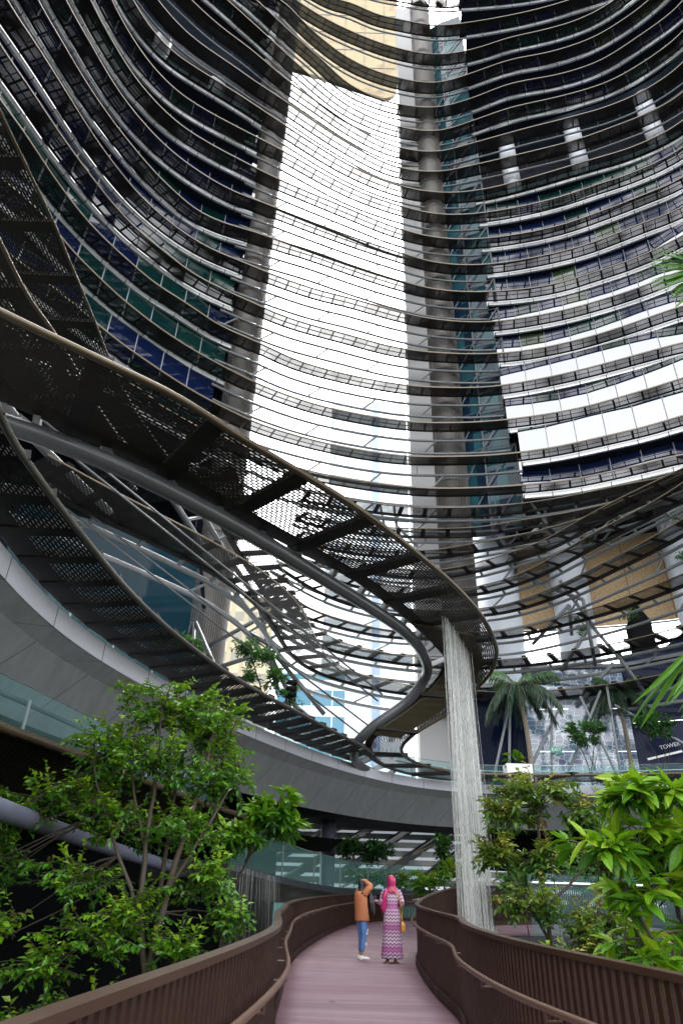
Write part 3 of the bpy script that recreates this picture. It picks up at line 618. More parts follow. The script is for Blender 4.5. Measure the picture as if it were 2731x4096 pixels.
# glazed lift shaft between the right core and the right tower
t = thing('lift_shaft', 'teal glass lift shaft with slanted steel lattice between right core and right tower', 'lift shaft', (12.8, 49, 6))
g = MB()
pts = [(10.5, 49.6), (12.6, 48.2), (15.2, 47.3), (15.6, 49.5), (13.5, 51.5)]
r = np.random.default_rng(5)
for a, b in zip(pts[:-1], pts[1:]):
    for i in range(3):
        for z in np.arange(27.4, 112, 2.1):
            p = np.array(a) + (np.array(b) - a) * i / 3; q = np.array(a) + (np.array(b) - a) * (i + 1) / 3
            tt = .62 + .22 * r.random() if r.random() < .55 else .3 * r.random()
            g.add([(p[0], p[1], z), (q[0], q[1], z), (q[0], q[1], z + 2.1), (p[0], p[1], z + 2.1)], [(0, 1, 2, 3)], None, 0, (tt, .03, 0))
g.build('glass_skin', M['teal_glass'], t)
l = MB()
for z in np.arange(27.4, 110, 4.2):
    for a, b in zip(pts[:3], pts[1:3]):
        l.tube([(a[0] - .1, a[1] - .25, z), (b[0] - .1, b[1] - .25, z + 4.2)], .07, 5, caps=False)
        l.tube([(a[0] - .1, a[1] - .25, z), (b[0] - .1, b[1] - .25, z)], .05, 5, caps=False)
for p in pts[:3]: l.tube([(p[0], p[1] - .2, 27.4), (p[0], p[1] - .2, 112)], .09, 6)
l.build('steel_lattice', M['steel_t'], t)

# tan panelled link building high in the gap
t = thing('link_building', 'cream panelled bridge block high between the towers above the white sky', 'building', (0, 62, 112))
m = MB()
A = []   # rounded lower corners, face leaning over the atrium
def face_pt(s, h): return (s, 60 - h * .18, 116 + h)
W0, W1_ = -11.5, 7.2
outl = [(W0, 52), (W0, 7.2)]
for a in np.linspace(PI, 1.5 * PI, 7): outl.append((W0 + 2.2 + 2.2 * math.cos(a), 7.2 + 2.2 * math.sin(a)))
for a in np.linspace(1.5 * PI, 2 * PI, 7): outl.append((W1_ - 2.2 + 2.2 * math.cos(a), 1.4 + 2.2 * math.sin(a)))
outl += [(W1_, 52)]
n = len(outl)
fr = [face_pt(*p) for p in outl]; bk = [(x, y + .6, z) for x, y, z in fr]
m.add(fr + bk, [tuple(range(n))[::-1], tuple(range(n, 2 * n))] + [(i, (i + 1) % n, n + (i + 1) % n, n + i) for i in range(n)],
      [[p for p in outl][::-1], outl] + [[(0, 0)] * 4] * n)
m.build('wall', M['cream'], t)
l = MB()
for h in np.arange(6, 50, 4.2):
    l.bar(face_pt(W0 + .3, h + .0), face_pt(W1_ - .3, h), .12, .14)
for s in (-8.5, -5.2, -1.8, 1.6, 4.9): l.bar(np.array(face_pt(s, 4.6)) - (0, .06, 0), np.array(face_pt(s, 50)) - (0, .06, 0), .05, .06)
l.build('joint_rail', M['steel_t'], t)

# ================================================================== mesh ribbons sweeping round the lower garden
M['perf_big'] = perf_mat('perforated_bronze_sheet', (.020, .016, .013), (.20, .095), .030, solid_to=2.15)
M['perf_far'] = fin_mat('fine_mesh_sheet', (.028, .025, .022), .86, period=2.4, bar=.22, sub=2.4, subbar=.1, mid=0, edge=.04)
M['perf_ring'] = perf_mat('perforated_black_sheet', (.010, .009, .008), (.17, .085), .031, solid_to=1.15)
M['perf_s'] = perf_mat('perforated_grey_sheet', (.030, .027, .024), (.16, .08), .026)
M['rib'] = simple('dark_rib', (.015, .013, .012), .5, spec=.2)
M['liner'] = simple('olive_brown_liner', (.06, .052, .03), .5, spec=.25)

def ribbon(name, label, cat, outer, inner, mat, trim_r, trim_mat, rib_step=0, rib_w=.28, solid=None, group=None, pipe=None, base=None):
    """outer, inner: 3-D polylines of equal length"""
    O, I = outer, inner
    t = thing(name, label, cat, tuple(base if base is not None else O[len(O) // 2]), group)
    w = np.linalg.norm(O - I, axis=1).mean()
    m = MB(); u = arc(O)
    i0, i1 = solid if solid else (0, 0)
    if solid:
        if i0 > 0: m.strip(O[:i0 + 1], I[:i0 + 1], 0, u[:i0 + 1], v1=w)
        m.strip(O[i0:i1 + 1], I[i0:i1 + 1], 1, u[i0:i1 + 1], v1=w)
        m.strip(O[i1:], I[i1:], 0, u[i1:], v1=w)
        m.build('mesh_deck', [mat, M['liner']], t)
    else:
        m.strip(O, I, 0, v1=w if mat in (M['perf_big'], M['perf_ring'], M['perf_s']) else 1.)
        m.build('mesh_deck', [mat], t)
    m = MB(); m.tube(O + np.array([0, 0, .03]), trim_r, 10); m.build('edge_tube', trim_mat, t, smooth=True)
    if rib_step:
        uu = np.arange(rib_step * .5, u[-1], rib_step)
        for q in uu:
            R = MB()
            o = np.array([np.interp(q, u, O[:, k]) for k in range(3)]); i = np.array([np.interp(q, u, I[:, k]) for k in range(3)])
            R.bar(o + (0, 0, .10), i + (0, 0, .06), rib_w, .16)
            R.build('rib', M['rib'], t)
    return t

def pair(O, I, segO, segI, step=.45):
    """resample two knot curves so that landmarks pair up"""
    oo = []; ii = []
    SO = spline(O, .12); SI = spline(I, .12)
    def at(S, K): return [int(np.argmin(np.linalg.norm(S - np.array(k), axis=1))) for k in K]
    a = at(SO, [O[j] for j in segO]); b = at(SI, [I[j] for j in segI])
    for (a0, a1), (b0, b1) in zip(zip(a[:-1], a[1:]), zip(b[:-1], b[1:])):
        A = SO[a0:a1 + 1]; B = SI[b0:b1 + 1]
        n = max(4, int(arc(A)[-1] / step))
        oo.append(resample(A, n=n)[:-1]); ii.append(resample(B, n=n)[:-1])
    oo.append(SO[a[-1]:a[-1] + 1]); ii.append(SI[b[-1]:b[-1] + 1])
    return np.concatenate(oo), np.concatenate(ii)

# ---- the spiral canopy: flat over the path, round its tip, then down on to the ring terrace
Z = 10.6
W1O = [(-10.5, 5.4, Z), (-8.2, 7.4, Z), (-6.5, 8.9, Z), (-4.9, 10.2, Z), (-3.7, 11.2, Z), (-2.4, 12.7, Z), (-1.0, 14.2, Z), (.8, 16.3, Z), (2.5, 18.7, Z), (4.0, 21.0, Z), (5.4, 23.6, Z), (6.5, 26.3, Z), (7.15, 28.6, 10.55), (7.1, 30.4, 10.1), (5.5, 32.0, 8.8), (3.76, 32.35, 7.75), (3.26, 33.4, 7.3), (4.5, 36.6, 7.08), (7.1, 38.7, 7.0), (9.8, 38.9, 7.0), (13.9, 38.1, 7.0), (18.4, 36.6, 7.0), (23, 33.6, 7.0)]
W1I = [(-12.5, 8.2, Z), (-9.6, 10.0, Z), (-7.7, 11.5, Z), (-6.8, 12.3, Z), (-5.4, 13.7, Z), (-4.1, 15.2, Z), (-3.2, 16.4, Z), (-1.9, 18.0, Z), (.4, 20.7, Z), (1.0, 21.6, Z), (2.8, 24.7, Z), (4.4, 28.0, Z), (4.95, 29.6, 10.55), (4.75, 30.6, 10.1), (3.5, 31.1, 8.9), (1.75, 31.6, 7.7), (1.4, 32.6, 7.25), (2.06, 35.7, 7.0), (4.0, 39.2, 6.95), (6.4, 40.9, 6.9), (10.2, 40.9, 6.9), (14.6, 39.8, 6.9), (19.3, 38.2, 6.9), (24.2, 35.0, 6.9)]
O1, I1 = pair(W1O, W1I, [2, 6, 12, 14, 16, 18, 22], [2, 6, 12, 14, 16, 18, 23])
EO, EI = pair(W1O, W1I, [0, 2], [0, 2])
O1 = np.concatenate([EO[:-1], O1]); I1 = np.concatenate([EI[:-1], I1])
ia = int(np.argmin(np.linalg.norm(O1 - np.array(W1O[10]), axis=1))); ib = int(np.argmin(np.linalg.norm(O1 - np.array(W1O[16]), axis=1)))
spiral = ribbon('spiral_canopy', 'broad dark perforated canopy curling into a hook, a waterfall at its tip', 'canopy', O1, I1, M['perf_big'], .085, M['brass'], 2.9, .5, solid=None)
# closed soffit trough under the hooked end
m = MB(); n_ = len(O1)
T0 = O1 * .72 + I1 * .28 + np.array([0, 0, -.12]); T1 = O1 * .06 + I1 * .94 + np.array([0, 0, -.12])
j0, j1 = ia - 1, ib - 1
u = arc(O1)
wd = np.clip((np.arange(n_) - j0) / 5., 0, 1)[:, None]
A_ = T1 + (T0 - T1) * wd
m.loft([A_[j0:j1], T1[j0:j1], T1[j0:j1] + (0, 0, .1), A_[j0:j1] + (0, 0, .1)])
m.build('trough', M['liner'], spiral)
# the big pipe that carries it
Zp = 10.25
PP = [(-12.6, 8.9, Zp), (-9.8, 10.4, Zp), (-7.7, 11.8, Zp), (-6.7, 12.5, Zp), (-5.3, 13.7, Zp), (-3.4, 15.9, Zp), (-1.9, 17.9, Zp), (-.4, 20.1, Zp), (1.1, 22.3, Zp), (2.7, 25.0, Zp), (3.8, 28.0, Zp), (4.15, 30.2, 10.0), (3.45, 31.1, 9.1), (1.75, 31.6, 7.9), (1.05, 32.3, 7.3), (.95, 33.4, 6.98), (1.25, 35.2, 6.8), (2.3, 37.6, 6.7), (3.9, 39.6, 6.65)]
PS = spline(PP, .3)
m = MB(); m.tube(PS, .235, 18); sp = m.build('pipe', M['steel_dark'], spiral, smooth=True)
b = MB(); up = arc(PS)
for q in np.arange(1.2, up[-1] - 1, 1.75):
    p = np.array([np.interp(q, up, PS[:, k]) for k in range(3)])
    j = int(np.argmin(np.linalg.norm(I1 - p, axis=1)))
    b = MB(); b.bar(p + (0, 0, .12), I1[j] + (0, 0, .05), .16, .22); b.build('bracket', M['steel'], sp)

# ---- ring canopy hugging the terrace edge at the left
RING = spline([(-3.6, 1.5), (-5.2, 5.0), (-6.0, 8.6), (-6.25, 10.6), (-6.4, 12.8), (-6.3, 15.2), (-5.85, 17.8), (-5.05, 21), (-3.85, 24.6), (-2.5, 28), (-.9, 31.6), (1.4, 35.6), (4.2, 39.0), (7.3, 40.9), (10.6, 41.3), (15, 40.3), (19.8, 38.6), (24.8, 35.6), (28.5, 31.5), (31, 26)], .5)
RING = smooth(RING, 8)
W2O = spline([(-3.2, 2.5), (-4.3, 5.4), (-4.85, 7.6), (-4.9, 8.8), (-4.85, 11), (-4.65, 14), (-4.0, 17.6), (-3.0, 21.1), (-1.35, 25.2), (.45, 29.6), (1.35, 31.7), (1.9, 33.5)], .45)
i_end = int(np.argmin(np.linalg.norm(RING - np.array((1.4, 35.6)), axis=1)))
RI = resample(RING[:i_end], n=len(W2O))
ribbon('ring_canopy', 'black perforated canopy curving along the pale edge of the terrace at left', 'canopy', at_z(W2O, 7.0), at_z(RI, 6.86), M['perf_ring'], .06, M['trim_grey'], 1.15, .34)

# ---- two canopies rising steeply in the upper left corner
for lab, pts, z, w, ext in (('upper of two dark perforated ramps rising steeply at the left edge', [(-9.9, 10.4), (-9.8, 12.3), (-9.7, 14.0), (-9.7, 15.9), (-9.7, 18.4), (-9.75, 20.6)], 20, 2.6, [(-10.1, 6.5)]),
                          ('lower of two dark perforated ramps rising steeply at the left edge', [(-8.3, 10.3), (-8.3, 12.1), (-8.1, 13.4)], 14.5, 2.4, [(-8.2, 6.5)])):
    l = pts[-1]
    P = spline(ext + pts + [(l[0] + .3, l[1] + 4), (l[0] + 1.4, l[1] + 9)], .45)
    t_ = ribbon('mesh_ramp', lab, 'ramp', at_z(P, z), at_z(offset(P, w), z + .1), M['perf_big'], .05, M['brass'], 2.2, .4, group='perforated ramps at the upper left')
    m = MB(); m.tube(at_z(offset(P, w + .3), z - .25), .16, 10); m.build('tube', M['steel'], t_, smooth=True)

# ---- nine stacked ribbons with steel tubes
ORD = {27: 'lowest', 26: 'second lowest', 25: 'third lowest', 24: 'fourth lowest', 23: 'middle', 22: 'fourth highest', 21: 'third highest', 20: 'second highest', 19: 'highest'}
for k in range(19, 28):
    z, P = band[k]
    if k < 26: P = cut(P, -3.0)
    wv = 1.35 if k < 26 else (1.7 if k == 26 else 2.0)
    t_ = ribbon('garden_sunshade', '%s of nine slim ribbed sunshade ribbons sweeping behind the waterfall' % ORD[k], 'sunshade', at_z(P, z), at_z(offset(P, wv), z), M['fin_low'] if k < 26 else M['perf_s'], .035, M['trim'], 0 if k < 26 else 1.7, .3, group='ribbed sunshade ribbons round the garden')
    m = MB(); m.loft([at_z(offset(P, wv + d), z + h) for d, h in ((-.14, -.13), (.06, -.13), (.06, .04), (-.14, .04))]); m.build('gutter', M['beam'], t_)
    A = at_z(offset(P, wv + .42), z - .30); r_ = .105 if k < 26 else .13
    m = MB(); m.tube(A, r_, 10); tb = m.build('tube', M['steel'], t_, smooth=True)
    m = MB()
    E_ = at_z(offset(P, wv), z - .06)
    for i in range(2, len(P) - 1, 4):
        m = MB(); m.bar(E_[i], A[i], .16, .12); m.build('bracket', M['steel'], tb)
    B = at_z(offset(P, wv + .75), z - 1.05)
    m = MB(); m.tube(B, r_ * .95, 10); tb = m.build('tube', M['steel'], t_, smooth=True)
    m = MB()
    for i in range(6, len(P) - 6, 12):
        m = MB(); m.tube([A[i], B[i - 2]], .07, 6, caps=False); m.build('strut', M['steel'], tb)

# ---- inclined struts tying the ribbons together
def pipes(name, label, cat, segs, r, mat, group=None):
    a = np.mean([np.mean(s, axis=0) for s in segs], axis=0)
    t = thing(name, label, cat, tuple(a), group)
    for s in segs:
        m = MB(); m.tube(s, r, 8); m.build('tube', mat, t, smooth=True)
    return t
def on(k, x, dz=-.6, d=2.0):
    z, P = band[k]; Q = offset(P, d); j = int(np.argmin(np.abs(Q[:, 0] - x) + 1e3 * (Q[:, 1] < 24))); return np.array([Q[j, 0], Q[j, 1], z + dz])
pipes('strut_frame', 'branching grey steel struts between the ribbons near the right edge', 'strut frame',
      [[on(23, 15.2), on(25, 17.2)], [on(25, 17.2), on(26, 18.6), on(27, 20.2)], [on(24, 15.9), on(25, 16.2)], [on(24, 15.9), on(25, 14.2)], [on(25, 17.0), on(26, 15.5)], [on(26, 18.2), on(27, 16.5)], [on(22, 13.0), on(23, 14.5), on(24, 16.4)], [on(24, 16.4), on(26, 17.2)]], .13, M['steel'])
pipes('strut_frame', 'branching grey steel struts in front of the slatted core at left', 'strut frame',
      [[(-7.9, 36, 12.6), (-3.2, 36, 15.6)], [(-8.2, 36, 11.2), (-4.4, 36, 12.6), (-1.2, 37, 13.6)], [(-4.6, 36, 15.4), (-3.2, 36, 10.6)], [(-8.0, 36, 9.9), (-2.4, 36, 9.7)], [(-3.9, 36, 12.8), (-2.2, 36, 9.8), (-.9, 36, 8.8)], [(-5.2, 36, 13.9), (-3.4, 36, 12.9)], [(-3.3, 36, 12.4), (-.6, 36, 9.4)], [(-8.1, 35, 14.0), (-7.5, 35, 8.6)], [(-8.0, 35, 14), (-4.6, 34, 8.0)]], .13, M['steel_dark'])
pipes('strut_frame', 'pair of bent grey struts between upper ribbons beside the right core', 'strut frame',
      [[on(18, 4.2), on(19, 4.6), on(20, 4.9)], [on(19, 4.6), on(20, 6.2)], [on(18, 3.4), on(20, 4.0)], [on(18, 15.6), on(20, 16.4), on(21, 16.8)], [on(19, 16.0), on(20, 14.4)]], .12, M['steel'])
# straight tension rods
for lab, segs in (('upper pair of long straight steel rods crossing above the garden', [[(-9.5, 15.5, 13.6), (2.2, 31.4, 9.4)], [(-9.6, 15.5, 13.3), (2.0, 31.5, 9.1)]]),
                  ('lower pair of long straight steel rods slanting down to the pipe bend', [[(-11.0, 19.5, 13.9), (1.55, 31.7, 8.0)], [(-10.9, 19.3, 13.4), (1.2, 31.9, 7.6)]])):
    pipes('tension_rod', lab, 'tension rod', segs, .04, M['steel_dark'], 'straight rods across the garden')
# ================================================================== garden floor, path, railings, terrace, waterfall
def deck_mat():
    m, nt, out = new_mat('composite_deck_planks')
    u, v = uv_xy(nt)
    k = line_mask(nt, v, .145, .007)
    row = math_n(nt, 'FLOOR', math_n(nt, 'DIVIDE', v, .145))
    wn = nd(nt, 'ShaderNodeTexWhiteNoise', noise_dimensions='1D'); nt.links.new(row, wn.inputs['W'])
    mp = nd(nt, 'ShaderNodeMapping'); mp.inputs['Scale'].default_value = (.7, 6, 1); nt.links.new(coords(nt, 'UV'), mp.inputs[0])
    f = noise(nt, 2., 6, .65, mp.outputs[0])
    big = noise(nt, .35, 4, .6, coords(nt, 'UV'))
    t = math_n(nt, 'ADD', math_n(nt, 'MULTIPLY', wn.outputs['Value'], .55), math_n(nt, 'MULTIPLY', f, .55))
    c = ramp(nt, t, [(.15, (.168, .105, .132)), (.5, (.232, .152, .184)), (.9, (.29, .21, .238))])
    c = mixc(nt, ramp(nt, big, [(.4, 0.), (.65, .35)]), c, (.17, .075, .105))
    # darker, reddish margins along both kerbs (u runs 0..1 across)
    ed = ramp(nt, math_n(nt, 'MULTIPLY', math_n(nt, 'ABSOLUTE', math_n(nt, 'SUBTRACT', u, .5)), 2.), [(.72, 0.), (.98, .75)])
    c = mixc(nt, ed, c, (.11, .032, .052))
    c = mixc(nt, k, c, (.045, .032, .035))
    b = nd(nt, 'ShaderNodeBsdfPrincipled'); nt.links.new(c, b.inputs['Base Color'])
    nt.links.new(ramp(nt, big, [(.35, .38), (.65, .62)]), b.inputs['Roughness'])
    bp = nd(nt, 'ShaderNodeBump'); bp.inputs['Strength'].default_value = .25; bp.inputs['Distance'].default_value = .01
    nt.links.new(f, bp.inputs['Height']); nt.links.new(bp.outputs[0], b.inputs['Normal'])
    nt.links.new(b.outputs[0], out.inputs[0]); return m
M['deck'] = deck_mat()
M['soil'] = simple('dark_garden_soil', (.018, .022, .012), .9, var=.5, vscale=.8)
M['rail_brown'] = simple('brown_bronze_paint', (.024, .010, .0055), .55, var=.3, vscale=2.5, spec=.2)
M['rail_cap'] = simple('brown_rail_cap', (.038, .020, .012), .42, var=.3, spec=.35)
M['handrail'] = simple('bronze_handrail', (.085, .046, .030), .42, metal=0.)
M['concrete'] = jointed('grey_soffit_panel', (.15, .165, .17), 2.6, .03, .55, (.02, .02, .022), var=.14, slant=1.2, streak=.55)
M['strip'] = jointed('pale_terrace_edge', (.50, .52, .58), 2.6, .035, .4, (.03, .03, .04), var=.08)
M['shade_black'] = simple('near_black_shade', (.0035, .004, .005), .7, var=.4, spec=.06)  # near black: the deep shade below the terrace is put into the colour
M['dark_metal'] = simple('charcoal_metal', (.022, .026, .03), .5, spec=.2)
M['rail_steel'] = simple('polished_steel_rail', (.62, .64, .66), .2, metal=.85, var=.04)

g = MB(); s_ = 420
g.add([(-s_, -s_, -5.2), (s_, -s_, -5.2), (s_, s_, -5.2), (-s_, s_, -5.2)], [(0, 1, 2, 3)])
struct('ground', g, M['soil'])

DL = spline([(-1.0, -5, 0), (-.97, -1, 0), (-.8, 2.2, 0), (-.65, 3.6, 0), (-.5, 5.4, 0), (-.46, 6.9, 0), (-.58, 8.6, 0), (-.68, 10, 0), (-.72, 12, 0), (-.82, 15, 0), (-.74, 18.5, 0), (-.5, 21.5, 0), (-.15, 25, 0), (.45, 29.5, 0), (1.35, 34, 0), (3, 37.0, 0), (6, 38.6, 0), (10, 39.4, 0), (16, 39.2, 0)], .2)
DR = spline([(2.0, -5, 0), (1.95, -1, 0), (1.8, 2.5, 0), (1.72, 3.7, 0), (1.45, 5.6, 0), (1.42, 7, 0), (1.5, 8.6, 0), (1.72, 10, 0), (1.70, 12, 0), (1.80, 15, 0), (2.0, 17.6, 0), (2.4, 19.6, 0), (2.95, 21.6, 0), (3.9, 24.4, 0), (5.8, 27.4, 0), (10, 29.4, 0), (16, 29.6, 0)], .2)
DL, DR = smooth(DL, 14), smooth(DR, 14)
n_ = 260
a_, b_ = resample(DL, n=n_), resample(DR, n=n_)
# pair the edges square across the path
dl = arc(DL); 
d = MB()
L_, R_2 = [], []
for q in np.linspace(0, 1, n_):
    L_.append([np.interp(q * dl[-1], dl, DL[:, k]) for k in range(3)])
L_ = np.array(L_)
j = 0; R_2 = []
for i, p in enumerate(L_):
    k = int(np.argmin(np.linalg.norm(DR - p, axis=1))); k = max(k, j); j = k; R_2.append(DR[k])
R_2 = np.array(R_2)
ul = arc(L_)
V = np.concatenate([L_, R_2]); F = []; U = []
for i in range(n_ - 1):
    F.append((i, n_ + i, n_ + i + 1, i + 1)); U.append([(0, ul[i]), (1, ul[i]), (1, ul[i + 1]), (0, ul[i + 1])])
d.add(V, F, U)
lowd = MB()
d.build('walkway', M['deck'], kind='structure')
sl = MB()
o3 = lambda P, z: np.column_stack([P[:, :2], np.full(len(P), z)])
sl.loft([o3(L_, -.02), o3(R_2, -.02), o3(R_2, -.45), o3(L_, -.45)])
struct('walkway_slab', sl, M['dark_metal'])

def railing(label, P, side, zoff=None, pitch=.095, hand=True, y_hand=None):
    """P: plan polyline (3-D) of the deck edge; side: +1 if the deck lies to the left of P's direction, -1 if to the right"""
    z0 = np.zeros(len(P)) if zoff is None else zoff
    t = thing('railing', label, 'railing', tuple(P[len(P) // 2]), 'brown slatted railings along the path')
    c = np.column_stack([P[:, :2], z0])
    m = MB(); u = arc(c)
    for q in np.arange(.05, u[-1], pitch):
        p = np.array([np.interp(q, u, c[:, k]) for k in range(3)]); e = np.array([np.interp(min(q + .1, u[-1]), u, c[:, k]) for k in range(3)]); s = np.array([np.interp(max(q - .1, 0), u, c[:, k]) for k in range(3)])
        rz = math.atan2(e[1] - s[1], e[0] - s[0])
        m.box((p[0], p[1], p[2] + .56), (.048, .026, 1.05), rz=rz)
    m.build('slats', M['rail_brown'], t)
    m = MB(); m.loft([c2_ for c2_ in (np.column_stack([offset(c, s * .042)[:, :2], z0 + h]) for s, h in ((-1, 1.085), (1, 1.085), (1, 1.12), (-1, 1.12)))])
    m.build('top_rail', M['rail_cap'], t)
    m = MB(); m.loft([np.column_stack([offset(c, side * s)[:, :2], z0 + h]) for s, h in ((.03, -.12), (.055, -.12), (.055, .13), (.03, .13))])
    m.build('kick_plate', M['rail_brown'], t)
    if hand:
        H_ = np.column_stack([offset(c, side * .12)[:, :2], z0 + .80])
        m = MB(); m.tube(H_, .024, 10); h = m.build('handrail', M['handrail'], t, smooth=True)
        for q in np.arange(.8, u[-1] - .3, 1.6):
            m = MB()
            p = np.array([np.interp(q, u, H_[:, k]) for k in range(3)]); e = np.array([np.interp(q, u, c[:, k]) for k in range(3)])
            m.tube([p - (0, 0, .02), (p[0], p[1], p[2] - .07), (e[0], e[1], p[2] - .07)], .010, 6)
            m.build('bracket', M['handrail'], h)
    return t
railing('brown slatted railing with handrail along the left side of the path', DL[15:], -1)
zr = np.interp(arc(DR), [0, arc(DR)[-1] * .52, arc(DR)[-1] * .72, arc(DR)[-1]], [0, 0, .42, .55])
railing('brown slatted railing on the right that bends back in a rounded nose', DR[15:], 1, zoff=zr[15:])
# railing of a second path behind the planting at right
Q = spline([(5.5, 12.8, 0), (7.5, 15.5, 0), (9.5, 17.2, 0), (13, 18.5, 0), (18, 18.8, 0)], .25)
railing('distant brown slatted railing behind the trees at the right', Q, 1, zoff=np.full(len(Q), -.2), hand=False, pitch=.14)

# ---- the terrace ring: pale edge strip, inclined grey soffit, dark underside, floor
t = thing('garden_terrace', 'curved grey concrete terrace with pale edge passing behind the waterfall', 'terrace', (0, 32, 6))
m = MB()
m.loft([at_z(offset(RING, d_), h) for d_, h in ((0, 6.30), (0, 6.78), (.5, 6.78), (.5, 6.30))]); m.build('edge_strip', M['strip'], t)
m = MB(); m.strip(at_z(offset(RING, .02), 6.297), at_z(offset(RING, .30), 5.95), u=arc(RING)); m.strip(at_z(offset(RING, .30), 5.95), at_z(offset(RING, 1.0), 4.5), u=arc(RING) + .0)
m.build('soffit', M['concrete'], t)
m = MB(); m.strip(at_z(offset(RING, 1.0), 4.5), at_z(offset(RING, 5.5), 4.45)); m.build('underside', M['shade_black'], t)
m = MB(); m.strip(at_z(offset(RING, .3), 6.79), at_z(offset(RING, 15), 6.79)); m.build('floor', M['concrete_floor'], t)
# glass balustrade set back on the terrace
def balustrade(label, P, z, h, rail=True, post=2.4, rail_r=.035, inner=.12, group='glass balustrades'):
    t = thing('glass_balustrade', label, 'balustrade', (P[len(P) // 2][0], P[len(P) // 2][1], z), group)
    m = MB(); m.strip(at_z(P, z), at_z(P, z + h)); m.build('glass_panel', M['bal'], t)
    m = MB(); m.tube(at_z(P, z + h), .012, 5); m.build('top_edge', M['rail_steel'], t)
    if rail:
        m = MB(); m.tube(at_z(offset(P, inner), z + h * .72), rail_r, 8); m.build('rail', M['rail_steel'], t, smooth=True)
    u = arc(P)
    for q in np.arange(post * .5, u[-1], post):
        p = [np.interp(q, u, P[:, k]) for k in range(2)]
        m = MB(); m.box((p[0], p[1], z + h * .38), (.05, .05, h * .76)); m.build('post', M['steel'], t)
    return t
iR0 = int(np.argmin(np.linalg.norm(RING - np.array((4.0, 38.8)), axis=1)))
balustrade('clear glass balustrade with bright steel rail on the far terrace beside the planter', offset(RING, .45)[iR0:-6], 6.8, 1.15)
i0_ = int(np.argmin(np.linalg.norm(RING - np.array((-6.3, 15.2)), axis=1)))
balustrade('clear glass balustrade above the black canopy at left', offset(RING, .9)[i0_:iR0 - 2], 6.8, 1.1, rail=False)

# ---- lower gallery under the ring at the left: dark deck, tube edge, mesh skirt, big pipe
G = spline([(-4.2, 3.5), (-5.2, 7.0), (-5.65, 10), (-5.6, 11.3), (-5.4, 12.6), (-5.1, 14.9), (-4.7, 18.3), (-4.2, 22.3), (-3.2, 27.4), (-1.5, 32.5), (1.5, 36.5)], .4)
t = thing('lower_gallery', 'dark lower gallery with golden brown edge tube and mesh skirt under the terrace', 'gallery', (-5.1, 15, 3.5))
m = MB(); m.tube(at_z(G[:-22], 3.6), .085, 12); m.build('edge_tube', M['brass'], t, smooth=True)
m = MB(); m.strip(at_z(offset(G, .02)[:-22], 3.55), at_z(offset(G, 2.0)[:-22], 2.9), v1=2.1); m.build('mesh_skirt', M['perf_low'], t)
m = MB(); m.loft([at_z(offset(G, d_), h) for d_, h in ((2.0, 2.9), (6, 2.9), (6, 3.45), (1.2, 3.45))]); m.build('deck', M['shade_black'], t)
PL = spline([(-4.2, 4, 2.4), (-4.7, 8, 2.33), (-4.85, 10.4, 2.28), (-4.95, 13, 2.18), (-4.85, 17, 1.98), (-4.4, 21, 1.75), (-3.5, 25, 1.5), (-2.3, 29, 1.3), (-.6, 33, 1.2)], .4)
m = MB(); m.tube(PL, .15, 16); m.build('pipe', M['pipe_blue'], t, smooth=True)
balustrade('tinted glass balustrade with round rail on the lower gallery at left', offset(G, .35)[4:int(len(G) * .62)], 3.62, .92, rail_r=.05, post=3.1)
Wd = offset(G, 5.6)  # backdrop added to fill the dark area behind the trees
m = MB(); m.strip(at_z(Wd, -5.2), at_z(Wd, 6.4)); o = m.build('backdrop_wall', M['shade_black']); tag(o, 'near black backdrop wall, deep shade in its colour, behind the trees at left', 'wall')
Wr = offset(RING, 6.0)[iR0 + 12:]
m = MB(); m.strip(at_z(Wr, -5.2), at_z(Wr, 4.5)); o = m.build('backdrop_wall', M['shade_black']); tag(o, 'near black backdrop wall, shade in its colour, below the terrace behind the right trees', 'wall')
# dark sill beam that dips towards the path at the middle
B = spline([(-2.75, 20.5, 1.83), (-2.5, 22, 1.75), (-1.5, 26, 1.5), (.2, 31.5, 1.25), (2.2, 36.8, 1.15), (5, 38.8, 1.15)], .4)
m = MB(); m.loft([np.column_stack([offset(B, d_)[:, :2], B[:, 2] + h]) for d_, h in ((0, -.1), (.12, .12), (2.6, .12), (2.6, -.5))])
o = m.build('edge_beam', M['dark_metal']); tag(o, 'dark curved sill carrying the glass balustrade behind the two people', 'beam')
Bg = offset(B, .35)[2:]
t = thing('glass_balustrade', 'greenish glass balustrade on the dark sill behind the two people', 'balustrade', tuple(Bg[len(Bg) // 2]), 'glass balustrades')
m = MB(); m.strip(Bg + (0, 0, .1), Bg + (0, 0, 1.25)); m.build('glass_panel', M['bal_green'], t)
m = MB(); m.tube(Bg + (0, 0, 1.25), .012, 5); m.build('top_edge', M['rail_steel'], t)
for i in range(4, len(Bg), 9):
    m = MB(); m.box(Bg[i] + (0, 0, .62), (.05, .05, 1.05)); m.build('post', M['steel_dark'], t)
# round column carrying the ring
m = MB(); m.tube([(-.2, 40, -5.2), (-.2, 40, 4.6)], .40, 24); o = m.build('round_column', M['pipe_blue'], smooth=True); tag(o, 'dark blue grey round column standing under the terrace soffit', 'column')

